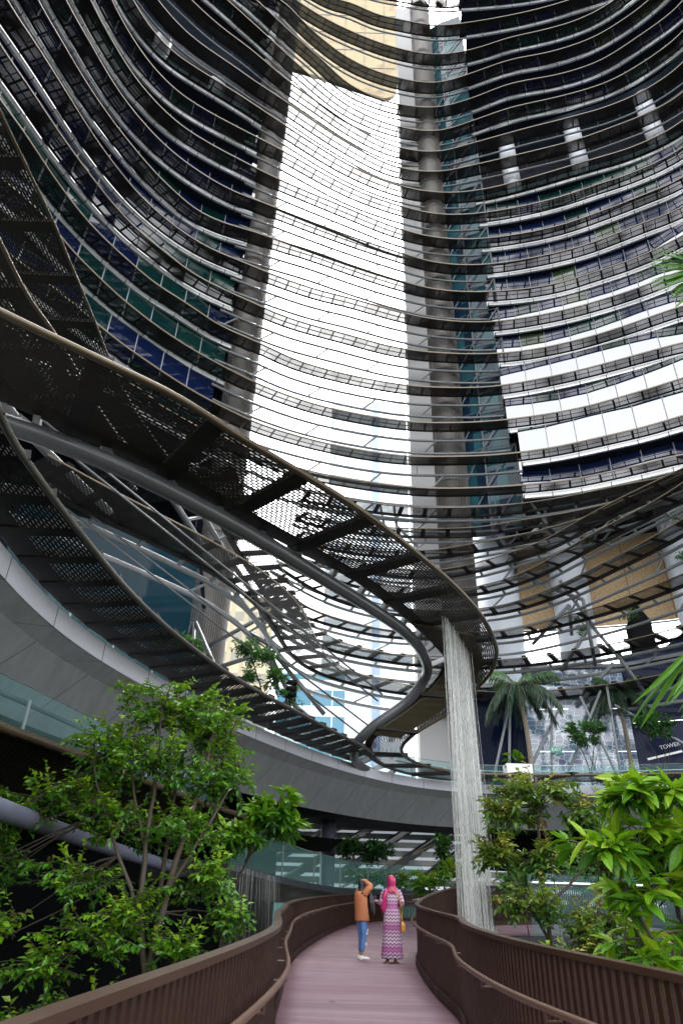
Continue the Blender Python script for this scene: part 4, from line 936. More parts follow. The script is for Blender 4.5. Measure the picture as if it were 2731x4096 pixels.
# ---- waterfalls
def water(name, label, P, z1, r_, n, wmat, seed, sag=.0, group=None, ztop=None):
    q = np.random.default_rng(seed); u = arc(P); m = MB()
    for i in range(n):
        s = q.random() ** .9 * u[-1]
        x, y = [np.interp(s, u, P[:, k]) + q.normal(0, .05) for k in range(2)]
        z0 = np.interp(s, u, P[:, 2])
        if q.random() < .15: x += q.normal(0, .10)
        dx, dy = q.normal(0, .05, 2); dx += .45 * s / u[-1]
        zs = np.linspace(0, 1, 7)
        rr_ = r_ * (.5 + q.random())
        pts = [(x + dx * w_ + .012 * math.sin(9 * w_ + i), y + dy * w_, z0 + (z1 - z0) * w_) for w_ in zs]
        m.tube(pts, [rr_ * (1.1 - .3 * w_ + .25 * q.random()) for w_ in zs], 4, caps=False)
    o = m.build(name, wmat); tag(o, label, 'waterfall', group)
    return o
WP = spline([(4.05, 23.7, 10.5), (4.3, 24.3, 10.5), (4.75, 25.4, 10.48), (5.3, 26.8, 10.47), (5.75, 28.2, 10.46)], .1)
water('waterfall', 'pale strands of water falling from the hooked canopy tip beside the path', WP, -4.8, .0085, 185, M['water'], 3)
WP2 = spline([(-2.6, 19.2, 1.85), (-2.2, 20.6, 1.75), (-1.65, 22.6, 1.6)], .1)
water('waterfall', 'faint thin water strands falling from the dark sill left of the path', WP2, -4.8, .008, 90, M['water_dim'], 4)

# ---- glazed roof with slats over a self-glowing sheet seen under the terrace
t = thing('skylight_roof', 'grey louvred roof with rows of pale glowing skylight strips behind the glass balustrade', 'roof', (4, 55, 4))
def rp(x, f): return (x, 44.5 + 7.5 * f, .6 + 5.4 * f)
for f in np.linspace(0, 1, 11):
    m = MB(); m.bar(rp(-16, f), rp(24, f), .32, .34); m.build('purlin', M['steel_dark'], t)
for i, x in enumerate(np.arange(-18, 22, 2.7)):
    m = MB(); m.bar(np.array(rp(x, 0)) - (0, .3, 0), np.array(rp(x + 9, 1)) - (0, .3, 0), .42, .4); m.build('rafter', M['steel_dark'], t)
for i, x in enumerate((-9, -1, 7)):
    m = MB(); m.bar(np.array(rp(x, 0)) - (0, .6, 0), np.array(rp(x + 12.5, 1)) - (0, .6, 0), .10, .10); m.build('tie_bar', M['trim'], t)
m = MB(); m.add([np.array(rp(*p)) + (0, .3, .1) for p in ((-16, 0), (24, 0), (24, 1), (-16, 1))], [(0, 1, 2, 3)]); m.build('glowing_sheet', M['glow_sheet'], t)
m = MB(); m.add([(-16, 80, -5), (26, 80, -5), (26, 80, 4), (-16, 80, 4)], [(0, 1, 2, 3)]); o = m.build('cafe_wall', M['cafe_glass']); tag(o, 'dim teal glazed wall far behind under the louvred roof', 'wall')

# ---- far terrace buildings at the right
t = thing('podium', 'sand coloured woven podium wall behind the steel ribbons at the right', 'building', (20, 54, 14))
m = MB(); Pp = spline([(9.5, 55.5), (14, 55.2), (20, 54), (26, 52), (32, 48.5), (37, 44)], .6)
m.strip(at_z(Pp, 21.3), at_z(Pp, 29.5)); m.build('woven_wall', M['woven'], t)
m = MB(); m.strip(at_z(Pp, 21.28), at_z(offset(Pp, 1.5), 21.6)); m.build('soffit', M['soffit'], t)
for x, y, r_ in ((13.3, 50.9, 1.75), (19.2, 50.2, 1.5), (27.6, 47.2, 1.35)):
    m = MB(); m.tube([(x, y, 6.8), (x, y, 30)], r_, 28); m.build('column', M['white_col_dim'], t, smooth=True)
m = MB(); m.add([(22.6, 48.9, 19.5), (23.6, 48.6, 21.8), (22.9, 49.2, 15.5), (24.4, 48.2, 15.5), (24.4, 48.2, 20)], [(0, 2, 3, 4), (0, 4, 1)]); m.build('black_wedge', M['black'], t)  # flat black sheet, nothing open behind it
t = thing('glass_pavilion', 'pavilion with bluish glass facade of painted reflections and dark glass side behind the palms', 'building', (16, 46, 6.8))
def pane_wall(mb, a, b, z0, z1, nx, nz, tint, q, mi=0):
    a, b = np.array(a, float), np.array(b, float)
    for i in range(nx):
        for k_ in range(nz):
            p, r_ = a + (b - a) * i / nx, a + (b - a) * (i + 1) / nx
            y0, y1 = z0 + (z1 - z0) * k_ / nz, z0 + (z1 - z0) * (k_ + 1) / nz
            mb.add([(p[0], p[1], y0), (r_[0], r_[1], y0), (r_[0], r_[1], y1 - .02), (p[0], p[1], y1 - .02)], [(0, 1, 2, 3)], [[(i, k_), (i + 1, k_), (i + 1, k_ + 1), (i, k_ + 1)]], mi, (tint * q.random(), .0, 0))
q = np.random.default_rng(9)
m = MB(); pane_wall(m, (13.2, 46.2), (19.9, 45.0), 6.8, 15.2, 7, 3, .5, q); m.build('painted_glass', M['hex_glass'], t)
m = MB(); pane_wall(m, (9.6, 47.2), (13.2, 46.2), 6.8, 14.0, 3, 1, .2, q); m.build('dark_glass', M['dark_glass'], t)
m = MB(); pane_wall(m, (19.9, 45.0), (27.5, 41.0), 6.8, 16.0, 5, 2, .3, q); m.build('violet_glass', M['violet_glass'], t)
m = MB(); m.add([(23.0, 46.0, 13.5), (28.5, 43.5, 13.5), (28.5, 43.5, 19.5), (25.8, 44.7, 18.6), (22.6, 46.2, 16.2)], [(0, 1, 2, 3, 4)]); m.build('tilted_glass', M['dark_glass'], t)
m = MB(); m.bar((9.6, 47.1, 14.1), (13.2, 46.1, 14.1), .3, .25); m.bar((13.2, 46.1, 15.3), (19.9, 44.9, 15.3), .3, .25); m.bar((19.9, 44.9, 15.3), (27.5, 40.9, 16.1), .3, .25); m.build('roof_edge', M['steel_dark'], t)
# slender raking struts in front of the pavilion
ss = [[(9.9, 44, 6.9), (11.6, 44, 12.3)], [(11.0, 44, 6.9), (11.6, 44, 12.3)], [(11.6, 43.6, 6.9), (14.9, 43.6, 12.2)], [(13.5, 43.4, 6.9), (14.2, 43.4, 12.4)], [(14.2, 43.2, 7.2), (17.4, 43, 13)], [(17.8, 43, 6.9), (16.0, 43, 12.6)], [(17.6, 42.6, 6.9), (17.7, 42.6, 13.2)], [(18, 42.6, 12.0), (23.2, 41, 8.2)]]
pipes('raking_strut', 'thin raking steel struts standing in front of the bluish glass pavilion', 'strut', ss, .085, M['steel'])
# sign
def lettering(name, body, loc, size, mat, parent, rot=(PI / 2, 0, 0), ext=.01):
    cu = bpy.data.curves.new(name, 'FONT'); cu.body = body; cu.size = size; cu.extrude = ext; cu.align_x = 'CENTER'; cu.align_y = 'CENTER'
    o = bpy.data.objects.new(name, cu); COL.objects.link(o); o.parent = parent
    o.location = Vector(loc) - parent.location; o.rotation_euler = rot; cu.materials.append(mat)
    me = bpy.data.meshes.new_from_object(o.evaluated_get(bpy.context.evaluated_depsgraph_get())); bpy.data.objects.remove(o)
    o = bpy.data.objects.new(name, me); COL.objects.link(o); o.parent = parent; o.location = Vector(loc) - parent.location; o.rotation_euler = rot
    return o
t = thing('tower_sign', 'white lettered tower sign over a slanting white bar at the right', 'sign', (20.8, 42.2, 9.3))
ang = math.atan2(41.3 - 42.6, 22.0 - 19.6)
lettering('lettering', 'TOWER', (20.75, 42.05, 9.45), .34, M['sign_white'], t, (PI / 2, -.18, ang))
m = MB(); m.bar((19.5, 42.7, 8.72), (21.3, 41.75, 9.1), .06, .12); m.build('bar', M['sign_white'], t)
t = thing('exit_sign', 'small green exit sign in front of the bluish glass', 'sign', (13.9, 42.8, 9.15))
m = MB(); m.box((13.9, 42.85, 9.15), (.75, .08, .36)); m.build('plate', M['sign_green'], t)
lettering('lettering', 'EXIT', (13.9, 42.79, 9.15), .30, M['sign_white'], t, (PI / 2, 0, 0), .006)
# white box planter
t = thing('planter', 'white box planter with taro leaves on the far terrace', 'planter', (10.55, 39.9, 6.8))
m = MB(); m.loft([[(9.85, 39.4, z), (11.3, 39.4, z), (11.3, 40.4, z), (9.85, 40.4, z), (9.85, 39.4, z)] for z in (6.8, 7.72)], closed=False); m.build('box', M['white'], t)
m = MB(); m.add([(9.87, 39.42, 7.66), (11.28, 39.42, 7.66), (11.28, 40.38, 7.66), (9.87, 40.38, 7.66)], [(0, 1, 2, 3)]); m.build('soil', M['soil'], t)
# second lower terrace rail at the right
Q = spline([(6.4, 24.3), (8.5, 24.2), (11.5, 23.4), (15, 21.5)], .3)
t = thing('steel_rail', 'bright steel rail on low posts behind the yellowish tree at right', 'rail', (9, 24, .9))
m = MB(); m.tube(at_z(Q, 1.66), .055, 10); m.build('rail', M['rail_steel'], t, smooth=True)
for i in range(3, len(Q), 6):
    m = MB(); m.box((Q[i][0], Q[i][1], .8), (.06, .06, 1.7)); m.build('post', M['steel_dark'], t)
m = MB(); m.strip(at_z(Q, .2), at_z(Q, 1.9)); m.build('glass_panel', M['bal'], t)
# left glass box
t = thing('glass_box', 'dark blue glass box room beside the left core above the terrace', 'building', (-11, 33, 10))
m = MB(); pane_wall(m, (-15.5, 27.5), (-7.9, 33.2), 7, 17.4, 5, 2, .55, q); pane_wall(m, (-7.9, 33.2), (-9.0, 41), 7, 17.4, 3, 2, .4, q); m.build('glass_wall', M['teal_dark'], t)
m = MB(); m.add([(-15.6, 27.4, 17.5), (-7.8, 33.1, 17.5), (-9, 42, 17.5), (-22, 40, 17.5)], [(0, 1, 2, 3)]); m.build('roof', M['soffit'], t)
# distant city towers seen through the gap
def city(label, x0, x1, y, d, z1, colr, fh, seed, bands_):
    t = thing('office_block', label, 'building', ((x0 + x1) / 2, y, -5), 'city towers beyond the gap')
    m = MB(); m.box(((x0 + x1) / 2, y + d / 2, (z1 - 5) / 2), (x1 - x0, d, z1 + 5)); m.build('wall', colr, t)
    for i, (xa, xb) in enumerate(bands_):
        m = MB(); m.box(((xa + xb) / 2, y - .2, (z1 - 5) / 2 + .5), (xb - xa, .5, z1 + 4)); m.build('vertical_strip', M['city_blue'], t)
    return t
city('pale glass tower with one blue vertical strip painted hazy, seen through the gap', -3.4, 16.5, 140, 20, 116, M['city_pale'], 4, 1, [(7.6, 9.3)])
city('low blue and white striped block beyond the pipe bend', -10, 1.5, 112, 16, 33, M['city_stripe'], 4, 2, [])
city('cream office block behind the left slatted core', -24, -12.5, 120, 16, 50, M['city_cream'], 4, 3, [])
# black spotlight cluster
t = thing('floodlight', 'cluster of three black spotlights on a short post above the canopy', 'floodlight', (-1.95, 27, 7.0))
m = MB(); m.box((-2.02, 27.05, 7.8), (.07, .07, 1.5)); m.build('post', M['black'], t)
for i in range(3):
    m = MB(); z = 8.15 + .24 * i
    m.tube([(-2.05, 27.0, z), (-1.95, 26.9, z), (-1.68, 26.7, z - .06)], [.04, .10, .13], 10); m.build('lamp_head', M['black'], t, smooth=True)
# ================================================================== plants
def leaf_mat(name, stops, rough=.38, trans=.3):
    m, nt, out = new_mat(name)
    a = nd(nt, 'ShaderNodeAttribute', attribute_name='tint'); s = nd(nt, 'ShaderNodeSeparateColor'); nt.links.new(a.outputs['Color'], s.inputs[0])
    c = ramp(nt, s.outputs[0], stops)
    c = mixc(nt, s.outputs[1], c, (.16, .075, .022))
    b = nd(nt, 'ShaderNodeBsdfPrincipled'); nt.links.new(c, b.inputs['Base Color']); b.inputs['Roughness'].default_value = rough
    b.inputs['Specular IOR Level'].default_value = .55
    tl = nd(nt, 'ShaderNodeBsdfTranslucent'); nt.links.new(mixc(nt, .35, c, (.12, .20, .01)), tl.inputs[0])
    mx = nd(nt, 'ShaderNodeMixShader'); mx.inputs[0].default_value = trans
    nt.links.new(b.outputs[0], mx.inputs[1]); nt.links.new(tl.outputs[0], mx.inputs[2]); nt.links.new(mx.outputs[0], out.inputs[0])
    return m
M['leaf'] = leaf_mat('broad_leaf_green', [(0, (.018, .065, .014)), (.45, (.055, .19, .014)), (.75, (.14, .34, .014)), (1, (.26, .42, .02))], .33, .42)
M['leaf_gloss'] = leaf_mat('glossy_dark_leaf', [(0, (.010, .042, .013)), (.5, (.022, .085, .018)), (1, (.06, .17, .025))], .28, .18)
M['leaf_bright'] = leaf_mat('bright_lime_leaf', [(0, (.016, .08, .010)), (.45, (.045, .18, .008)), (.8, (.15, .34, .008)), (1, (.27, .40, .015))], .5, .42)
M['leaf_yellow'] = leaf_mat('yellowing_leaf', [(0, (.02, .075, .016)), (.4, (.065, .17, .02)), (.75, (.20, .28, .03)), (1, (.36, .30, .05))], .35, .4)
M['leaf_far'] = leaf_mat('hazy_green_leaf', [(0, (.025, .09, .032)), (.5, (.06, .20, .045)), (1, (.13, .34, .06))], .45, .38)
M['palm'] = leaf_mat('palm_leaf_green', [(0, (.025, .06, .038)), (.6, (.05, .10, .06)), (1, (.06, .17, .02))], .4, .2)
M['palm_near'] = leaf_mat('near_palm_green', [(0, (.014, .07, .008)), (.5, (.035, .15, .008)), (1, (.10, .27, .01))], .4, .4)
M['bark'] = simple('brown_grey_bark', (.06, .046, .033), .8, var=.4, vscale=6)
M['bark_dark'] = simple('dark_bark', (.035, .028, .02), .8, var=.4, vscale=6)
M['palm_trunk'] = simple('pale_palm_trunk', (.22, .18, .14), .7, var=.3, vscale=4)

def unit(v): return v / np.maximum(np.linalg.norm(v, axis=-1, keepdims=True), 1e-9)

def add_leaves(mb, pos, d, up, L, W, tint, droop=.15, big=False):
    """many folded leaves at once"""
    n = len(pos)
    if n == 0: return
    d = unit(d); s = unit(np.cross(d, up)); nrm = np.cross(s, d)
    L = L[:, None]; W = W[:, None]
    if not big:
        b = pos; l = pos + d * L * .42 - s * W * .5 + nrm * W * .16; r = pos + d * L * .42 + s * W * .5 + nrm * W * .16
        t = pos + d * L - nrm * L * droop
        V = np.stack([b, r, t, l], 1).reshape(-1, 3); k = 4
        base = [(0, 1, 2), (0, 2, 3)]
    else:
        rows = [(.0, .06), (.22, .72), (.48, 1.), (.75, .66), (1., .03)]
        P = []
        for f, w in rows:
            c = pos + d * L * f - nrm * L * droop * f * f * 1.2
            P += [c - s * W * .5 * w + nrm * W * .14 * w, c, c + s * W * .5 * w + nrm * W * .14 * w]
        V = np.stack(P, 1).reshape(-1, 3); k = 15
        base = []
        for i in range(4):
            a = i * 3; base += [(a, a + 1, a + 4, a + 3), (a + 1, a + 2, a + 5, a + 4)]
    F = []; T = []
    for i in range(n):
        o = i * k; ti = tuple(tint[i])
        for f in base: F.append(tuple(o + j for j in f)); T.append(ti)
    mb.add(V, F, None, 0, T)

def crown(clusters, q, leaf_len, leaf_w, per_twig=9, twig_len=.5, droop=.15, big=False, young=.04, bright=.35, hang=.0, stems=None, whorl=False, dens=1.):
    """leafy twigs filling ellipsoids; returns (leaf MB, twig MB)"""
    lm, tm = MB(), MB()
    for c, r, n in clusters:
        n = int(n * dens); c = np.array(c); r = np.array(r)
        v = unit(q.normal(size=(n, 3))); rad = q.random(n) ** .45
        # clumps: pull some tips together so gaps open between them
        P = c + v * r * rad[:, None]
        nc = max(3, n // 9); cc = P[q.integers(0, n, nc)]
        for i in range(n):
            j = int(np.argmin(np.linalg.norm(cc - P[i], axis=1))); P[i] += (cc[j] - P[i]) * .38
        out = unit(P - c + q.normal(size=(n, 3)) * .25 * r.mean() + np.array([0, 0, .15 - hang]) * r.mean())
        pos = []; dr = []; up = []; LL = []; WW = []; TT = []
        for i in range(n):
            tip = P[i]; o = out[i]; L = twig_len * (.6 + .8 * q.random())
            a = tip - o * L * .6; b = tip + o * L * .4
            mid = (a + b) / 2 + np.array([0, 0, .06 * L])
            tm.tube([a, mid, b], [.009, .006, .003], 4, caps=False)
            if stems is not None and q.random() < .10:
                S = stems[int(np.argmin(np.linalg.norm(stems - a, axis=1)))]
                tm.tube([S, (S + a) / 2 + q.normal(size=3) * .06, a], [.013, .010, .007], 4, caps=False)
            side = unit(np.cross(o, np.array([0, 0, 1.]) + q.normal(size=3) * .2))
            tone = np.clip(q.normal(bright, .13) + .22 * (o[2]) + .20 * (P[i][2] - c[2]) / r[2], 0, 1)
            yg = 1. if q.random() < young else 0.
            for m_ in range(per_twig):
                f = (m_ + .5) / per_twig if not whorl else .85 + .15 * m_ / per_twig
                p = a + (b - a) * f
                sg = 1 if m_ % 2 else -1
                if whorl:
                    an = 2 * PI * m_ / per_twig * 1.618 * 1.0; e1 = side; e2 = np.cross(o, side)
                    dd = o * (.25 + .5 * q.random()) + e1 * math.cos(an) + e2 * math.sin(an); dd[2] = dd[2] * .5 + .08
                else:
                    dd = o * .55 + side * sg * .8 + q.normal(size=3) * .25 + np.array([0, 0, -hang])
                pos.append(p); dr.append(dd); up.append(np.array([0, 0, 1.]) + q.normal(size=3) * .35)
                k = .65 + .6 * q.random()
                LL.append(leaf_len * k); WW.append(leaf_w * k)
                TT.append((np.clip(tone + q.normal(0, .09), 0, 1), yg * q.random() * (.9 if f > .5 else .4), 0))
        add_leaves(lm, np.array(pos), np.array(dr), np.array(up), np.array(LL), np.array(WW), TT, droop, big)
    return lm, tm

def plant(name, label, cat, base, trunks, clusters, seed, mat, bark=None, r0=.05, group=None, **kw):
    q = np.random.default_rng(seed)
    t = thing(name, label, cat, base, group)
    stems = None
    if trunks:
        m = MB(); pts = []
        for tr, ra in trunks:
            S = spline(tr, .25); S[1:-1] += q.normal(size=S[1:-1].shape) * .012
            m.tube(S, np.linspace(ra, ra * .35, len(S)), 7); pts.append(S[len(S) // 4:])
        m.build('trunk', bark or M['bark'], t, smooth=True); stems = np.concatenate(pts)
    lm, tm = crown(clusters, q, stems=stems, **kw)
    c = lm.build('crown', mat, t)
    tm.build('twigs', M['bark_dark'], c)
    return t

G0 = -5.2
# ---- the big fine-leaved tree left of the path
b = (-2.75, 12.1, G0)
tr = [([b, (-2.72, 12.1, -2), (-2.70, 12.05, .2), (-2.55, 12.0, 1.4), (-2.35, 12.2, 2.6), (-2.2, 12.5, 3.9)], .10),
      ([(-2.71, 12.05, 0), (-2.95, 11.9, 1.2), (-3.05, 12.1, 2.6), (-3.2, 12.3, 4.2)], .055),
      ([(-2.70, 12.05, .3), (-2.75, 12.3, 1.6), (-2.8, 12.6, 3.0), (-2.7, 12.7, 4.2)], .05),
      ([(-2.9, 11.95, .9), (-3.5, 11.8, 2.0), (-4.0, 11.9, 2.9), (-4.2, 12, 3.5)], .035),
      ([(-2.55, 12.0, 1.3), (-2.0, 12.2, 2.4), (-1.6, 12.6, 3.4)], .035),
      ([(-3.0, 12.0, 1.8), (-3.5, 12.2, 3.0), (-3.6, 12.3, 3.9)], .03)]
cl = [((-3.1, 12.4, 4.15), (1.25, 1.0, .55), 85), ((-2.2, 12.6, 3.9), (.85, .8, .55), 55), ((-4.0, 12.2, 3.35), (.9, .8, .6), 62), ((-3.0, 12.2, 3.2), (1.3, .9, .6), 75),
      ((-1.9, 12.6, 3.1), (.75, .8, .6), 46), ((-4.8, 12.0, 2.55), (.85, .7, .55), 48), ((-3.7, 12.0, 2.3), (1.1, .8, .55), 60), ((-2.5, 12.2, 2.2), (.9, .8, .5), 40),
      ((-5.05, 11.8, 1.65), (.55, .6, .45), 18), ((-3.9, 11.8, 1.4), (.9, .7, .45), 34), ((-2.1, 12.1, 1.45), (.75, .7, .5), 40), ((-1.55, 12.3, 1.0), (.55, .6, .35), 30),
      ((-3.3, 11.6, .65), (.8, .6, .45), 34), ((-4.7, 11.4, .75), (.7, .6, .4), 12), ((-2.3, 11.8, .5), (.6, .6, .4), 26), ((-3.4, 11.3, -.2), (.7, .6, .4), 34), ((-3.0, 11.8, 1.0), (.7, .6, .45), 36), ((-4.1, 11.5, .3), (.7, .6, .45), 26), ((-2.4, 11.5, -.25), (.6, .6, .35), 34), ((-5.2, 11.6, 2.1), (.4, .5, .5), 14), ((-4.4, 11.2, -.55), (.5, .5, .4), 12)]
plant('broadleaf_tree', 'large fine leaved tree with several thin stems left of the path', 'tree', b, tr, cl, 21, M['leaf'], leaf_len=.118, leaf_w=.07, per_twig=14, twig_len=.55, young=.07, bright=.60, hang=.12, dens=1.4)
# ---- shrub with whorled leaves by the left railing
b = (-2.3, 16, G0)
tr = [([b, (-2.28, 16, -1.5), (-2.2, 16, .3), (-2.05, 16, 1.2), (-1.75, 16, 2.0), (-1.4, 16, 2.7)], .06), ([(-2.1, 16, 1.0), (-2.3, 16, 1.7), (-2.2, 16, 2.2)], .03), ([(-1.85, 16, 1.8), (-1.6, 15.8, 2.3), (-1.0, 15.9, 2.6)], .025)]
cl = [((-1.38, 16, 2.85), (.62, .6, .42), 52), ((-.95, 16, 2.55), (.38, .4, .3), 20), ((-1.75, 15.9, 2.35), (.5, .5, .3), 26), ((-2.3, 15.8, 2.25), (.4, .4, .3), 18)]
plant('whorled_shrub', 'rounded shrub with whorls of big shiny leaves beside the left railing', 'shrub', b, tr, cl, 22, M['leaf_bright'], M['bark_dark'], leaf_len=.30, leaf_w=.095, per_twig=9, twig_len=.3, big=True, whorl=True, young=0., bright=.56, droop=.12)
# ---- yellowish tree right of the waterfall
b = (3.8, 13.2, G0)
tr = [([b, (3.78, 13.2, -1), (3.76, 13.2, .8), (3.72, 13.1, 2.0), (3.8, 13.1, 3.3)], .07), ([(3.76, 13.2, .7), (3.2, 13, 1.6), (2.9, 13, 2.2)], .03), ([(3.75, 13.2, 1.2), (4.5, 13, 1.9), (4.9, 13, 2.6)], .03), ([(3.76, 13.2, .2), (4.2, 12.8, .9), (4.6, 12.7, 1.4)], .025)]
cl = [((3.75, 13.1, 3.0), (.85, .7, .42), 60), ((4.65, 13.1, 2.75), (.65, .6, .45), 40), ((3.15, 13, 2.6), (.55, .5, .4), 32), ((2.9, 13, 1.95), (.42, .5, .4), 28), ((3.7, 13, 1.95), (.55, .6, .45), 26), ((4.75, 13, 1.9), (.45, .5, .55), 24), ((3.4, 12.8, 1.25), (.6, .5, .4), 30), ((4.5, 12.7, 1.0), (.7, .6, .45), 42), ((3.9, 12.5, .55), (.7, .6, .35), 34), ((5.0, 12.3, .4), (.6, .5, .4), 26)]
plant('broadleaf_tree', 'yellowish green tree with thin upright trunk just right of the waterfall', 'tree', b, tr, cl, 23, M['leaf_yellow'], leaf_len=.13, leaf_w=.075, per_twig=11, twig_len=.42, young=.035, bright=.5, hang=.15, dens=1.9)
# ---- lime green big-leaved plant behind the right railing
b = (3.0, 6.2, G0)
tr = [([b, (2.95, 6.2, -2), (2.9, 6.2, .2), (2.85, 6.15, 1.2), (2.72, 6.1, 2.05)], .05), ([(2.9, 6.2, .1), (2.6, 6.1, 1.0), (2.25, 6.0, 1.7)], .025), ([(2.88, 6.2, .4), (3.05, 6.1, 1.2), (3.1, 6, 2.0)], .025), ([(2.9, 6.2, -.2), (2.6, 6.1, .3), (2.45, 6.05, .8)], .02)]
cl = [((2.52, 6.0, 2.16), (.30, .3, .12), 13), ((2.86, 6.0, 2.18), (.26, .3, .13), 12), ((2.16, 5.95, 1.80), (.26, .3, .10), 12), ((2.50, 5.95, 1.80), (.28, .3, .14), 12), ((2.95, 6.0, 1.85), (.28, .3, .2), 12), ((2.55, 6.0, 1.45), (.32, .3, .16), 12), ((2.95, 6.0, 1.4), (.28, .3, .2), 10), ((2.35, 6, 1.1), (.22, .3, .16), 9), ((2.75, 6, .95), (.35, .3, .2), 12), ((2.55, 6, .55), (.35, .3, .2), 12), ((3.0, 6, .5), (.3, .3, .25), 10)]
plant('large_leaf_shrub', 'lime green shrub with long ribbed leaves behind the right railing', 'shrub', b, tr, cl, 24, M['leaf_bright'], M['bark_dark'], leaf_len=.215, leaf_w=.072, per_twig=8, twig_len=.18, big=True, whorl=True, young=0., bright=.68, droop=.14, dens=1.25)
# ---- low shrubs seen over and through the railings
lows = [('dark leafy shrub below the left railing, nearest the viewer', (-1.9, 7.2, -1.3), (.7, 1.2, .6), 60, 'leaf_gloss'), ('dark leafy shrub below the left railing, under the big tree', (-2.0, 10.6, -.6), (.75, 1.0, .5), 70, 'leaf_gloss'),
        ('leafy shrub at the foot of the whorled shrub by the left railing', (-1.75, 13.4, -.15), (.5, .9, .4), 60, 'leaf'), ('low leafy shrub spreading left of the big tree trunk', (-4.2, 12.6, -1.2), (1.0, .8, .7), 60, 'leaf_gloss'),
        ('bright green shrub seen through the right railing slats, nearest the viewer', (2.9, 4.2, -.25), (.7, 1.0, .55), 80, 'leaf_bright'), ('bright green shrub behind the right railing below the lime plant', (2.9, 7.4, .0), (.8, 1.2, .5), 90, 'leaf_bright'),
        ('mid green shrub behind the right railing before the yellowish tree', (3.1, 10.3, .15), (1.0, 1.1, .55), 100, 'leaf'), ('spreading green shrub at the foot of the yellowish tree', (5.2, 13.6, .0), (1.3, 1.0, .6), 90, 'leaf'),
        ('low green shrub between the rounded railing nose and the waterfall', (3.7, 20.5, .1), (.8, 1.1, .45), 60, 'leaf_bright'), ('feathery light green shrub behind the woman, right of the glass', (4.7, 35.6, 1.55), (1.1, .8, .55), 70, 'leaf_bright'),
        ('rounded light green shrub beside the waterfall, behind the far railing', (5.6, 33.5, 2.0), (.95, .8, .75), 80, 'leaf_bright'), ('green shrub just right of the waterfall behind the railing', (6.6, 26, 1.6), (.9, .8, .8), 70, 'leaf_far'),
        ('dark green shrub behind the steel rail at right', (9.6, 27, 2.0), (1.6, .9, .8), 80, 'leaf_far'), ('large dark shrub under the terrace at the far right', (9.5, 17.5, .6), (2.2, 1.2, .9), 110, 'leaf')]
for i, (lab, c_, r_, n, mt) in enumerate(lows):
    far = c_[1] > 18
    plant('shrub', lab, 'shrub', (c_[0], c_[1], G0), [([(c_[0], c_[1], G0), (c_[0] + .1, c_[1], c_[2] - 1), (c_[0], c_[1], c_[2])], .04)], [(c_, r_, n)], 40 + i, M[mt], M['bark_dark'], group='shrubs along the path',
          leaf_len=.17 if not far else .24, leaf_w=.08 if not far else .11, per_twig=8, twig_len=.45, young=.03, bright=.4 if mt != 'leaf_bright' else .6)
# ---- behind the glass: dark tree and bright hedge
b = (1.6, 38.6, .5)
plant('broadleaf_tree', 'dark round headed tree behind the greenish glass above the two people', 'tree', b, [([b, (1.55, 38.6, 1.6), (1.2, 38.6, 2.6)], .05), ([(1.55, 38.6, 1.5), (2.2, 38.6, 2.7)], .04)],
      [((1.0, 38.6, 3.15), (.85, .7, .5), 60), ((2.3, 38.6, 3.1), (.95, .7, .6), 70)], 61, M['leaf_gloss'], M['bark_dark'], dens=2.2, leaf_len=.28, leaf_w=.12, per_twig=8, twig_len=.45, bright=.4)
b = (5.9, 39, .5)
plant('broadleaf_tree', 'small dark tree behind the glass, left of the waterfall', 'tree', b, [([b, (5.9, 39, 1.6), (5.9, 39, 3.0)], .05)],
      [((5.9, 39, 3.3), (.55, .5, .65), 40), ((6.0, 39, 2.4), (.7, .5, .4), 30)], 62, M['leaf_gloss'], M['bark_dark'], dens=1.8, leaf_len=.28, leaf_w=.12, per_twig=8, twig_len=.45, bright=.45)
b = (2.8, 38.2, .5)
plant('hedge', 'low bright green hedge behind the greenish glass', 'hedge', b, None, [((1.6, 38.2, 1.75), (1.0, .5, .45), 110), ((3.2, 38.3, 1.75), (1.1, .5, .45), 120), ((4.8, 38.6, 1.8), (.9, .5, .5), 80)], 63, M['leaf_bright'], M['bark_dark'], leaf_len=.2, leaf_w=.09, per_twig=8, twig_len=.35, bright=.7, young=0)
# ---- terrace plants
hp = offset(RING, 1.3)[iR0 + 10:-14]
b = (hp[len(hp) // 2][0], hp[len(hp) // 2][1], 6.8)
plant('hedge', 'long clipped green hedge behind the bright rail on the far terrace', 'hedge', b, None, [((p[0], p[1], 7.15), (.7, .4, .32), 16) for p in hp[::3]], 64, M['leaf_far'], M['bark_dark'], leaf_len=.22, leaf_w=.10, per_twig=8, twig_len=.35, bright=.35, young=0)
for i, (lab, x, y, zc, rx, rz_) in enumerate((('small round green tree on the far terrace between the two palms', 15.4, 41.6, 9.9, 1.45, .85), ('small green tree on the far terrace right of both palms', 19.5, 41, 10.4, 1.45, .95))):
    b = (x, y, 6.8)
    plant('terrace_tree', lab, 'tree', b, [([b, (x - .1, y, 8.2), (x - .6, y, 9.6)], .05), ([(x, y, 7.6), (x + .3, y, 8.6), (x + .6, y, 9.8)], .04), ([(x, y, 7.4), (x + .7, y, 9.0)], .03)],
          [((x - .5, y, zc + .2), (rx * .65, .8, rz_ * .7), 44), ((x + .6, y, zc + .3), (rx * .6, .8, rz_ * .7), 40), ((x, y, zc - .35), (rx * .8, .8, rz_ * .5), 36)], 70 + i, M['leaf_far'], M['bark_dark'], group='small trees on the far terrace',
          leaf_len=.30, leaf_w=.14, per_twig=8, twig_len=.5, bright=.45, young=0)
b = (-5.3, 20.8, 6.9)
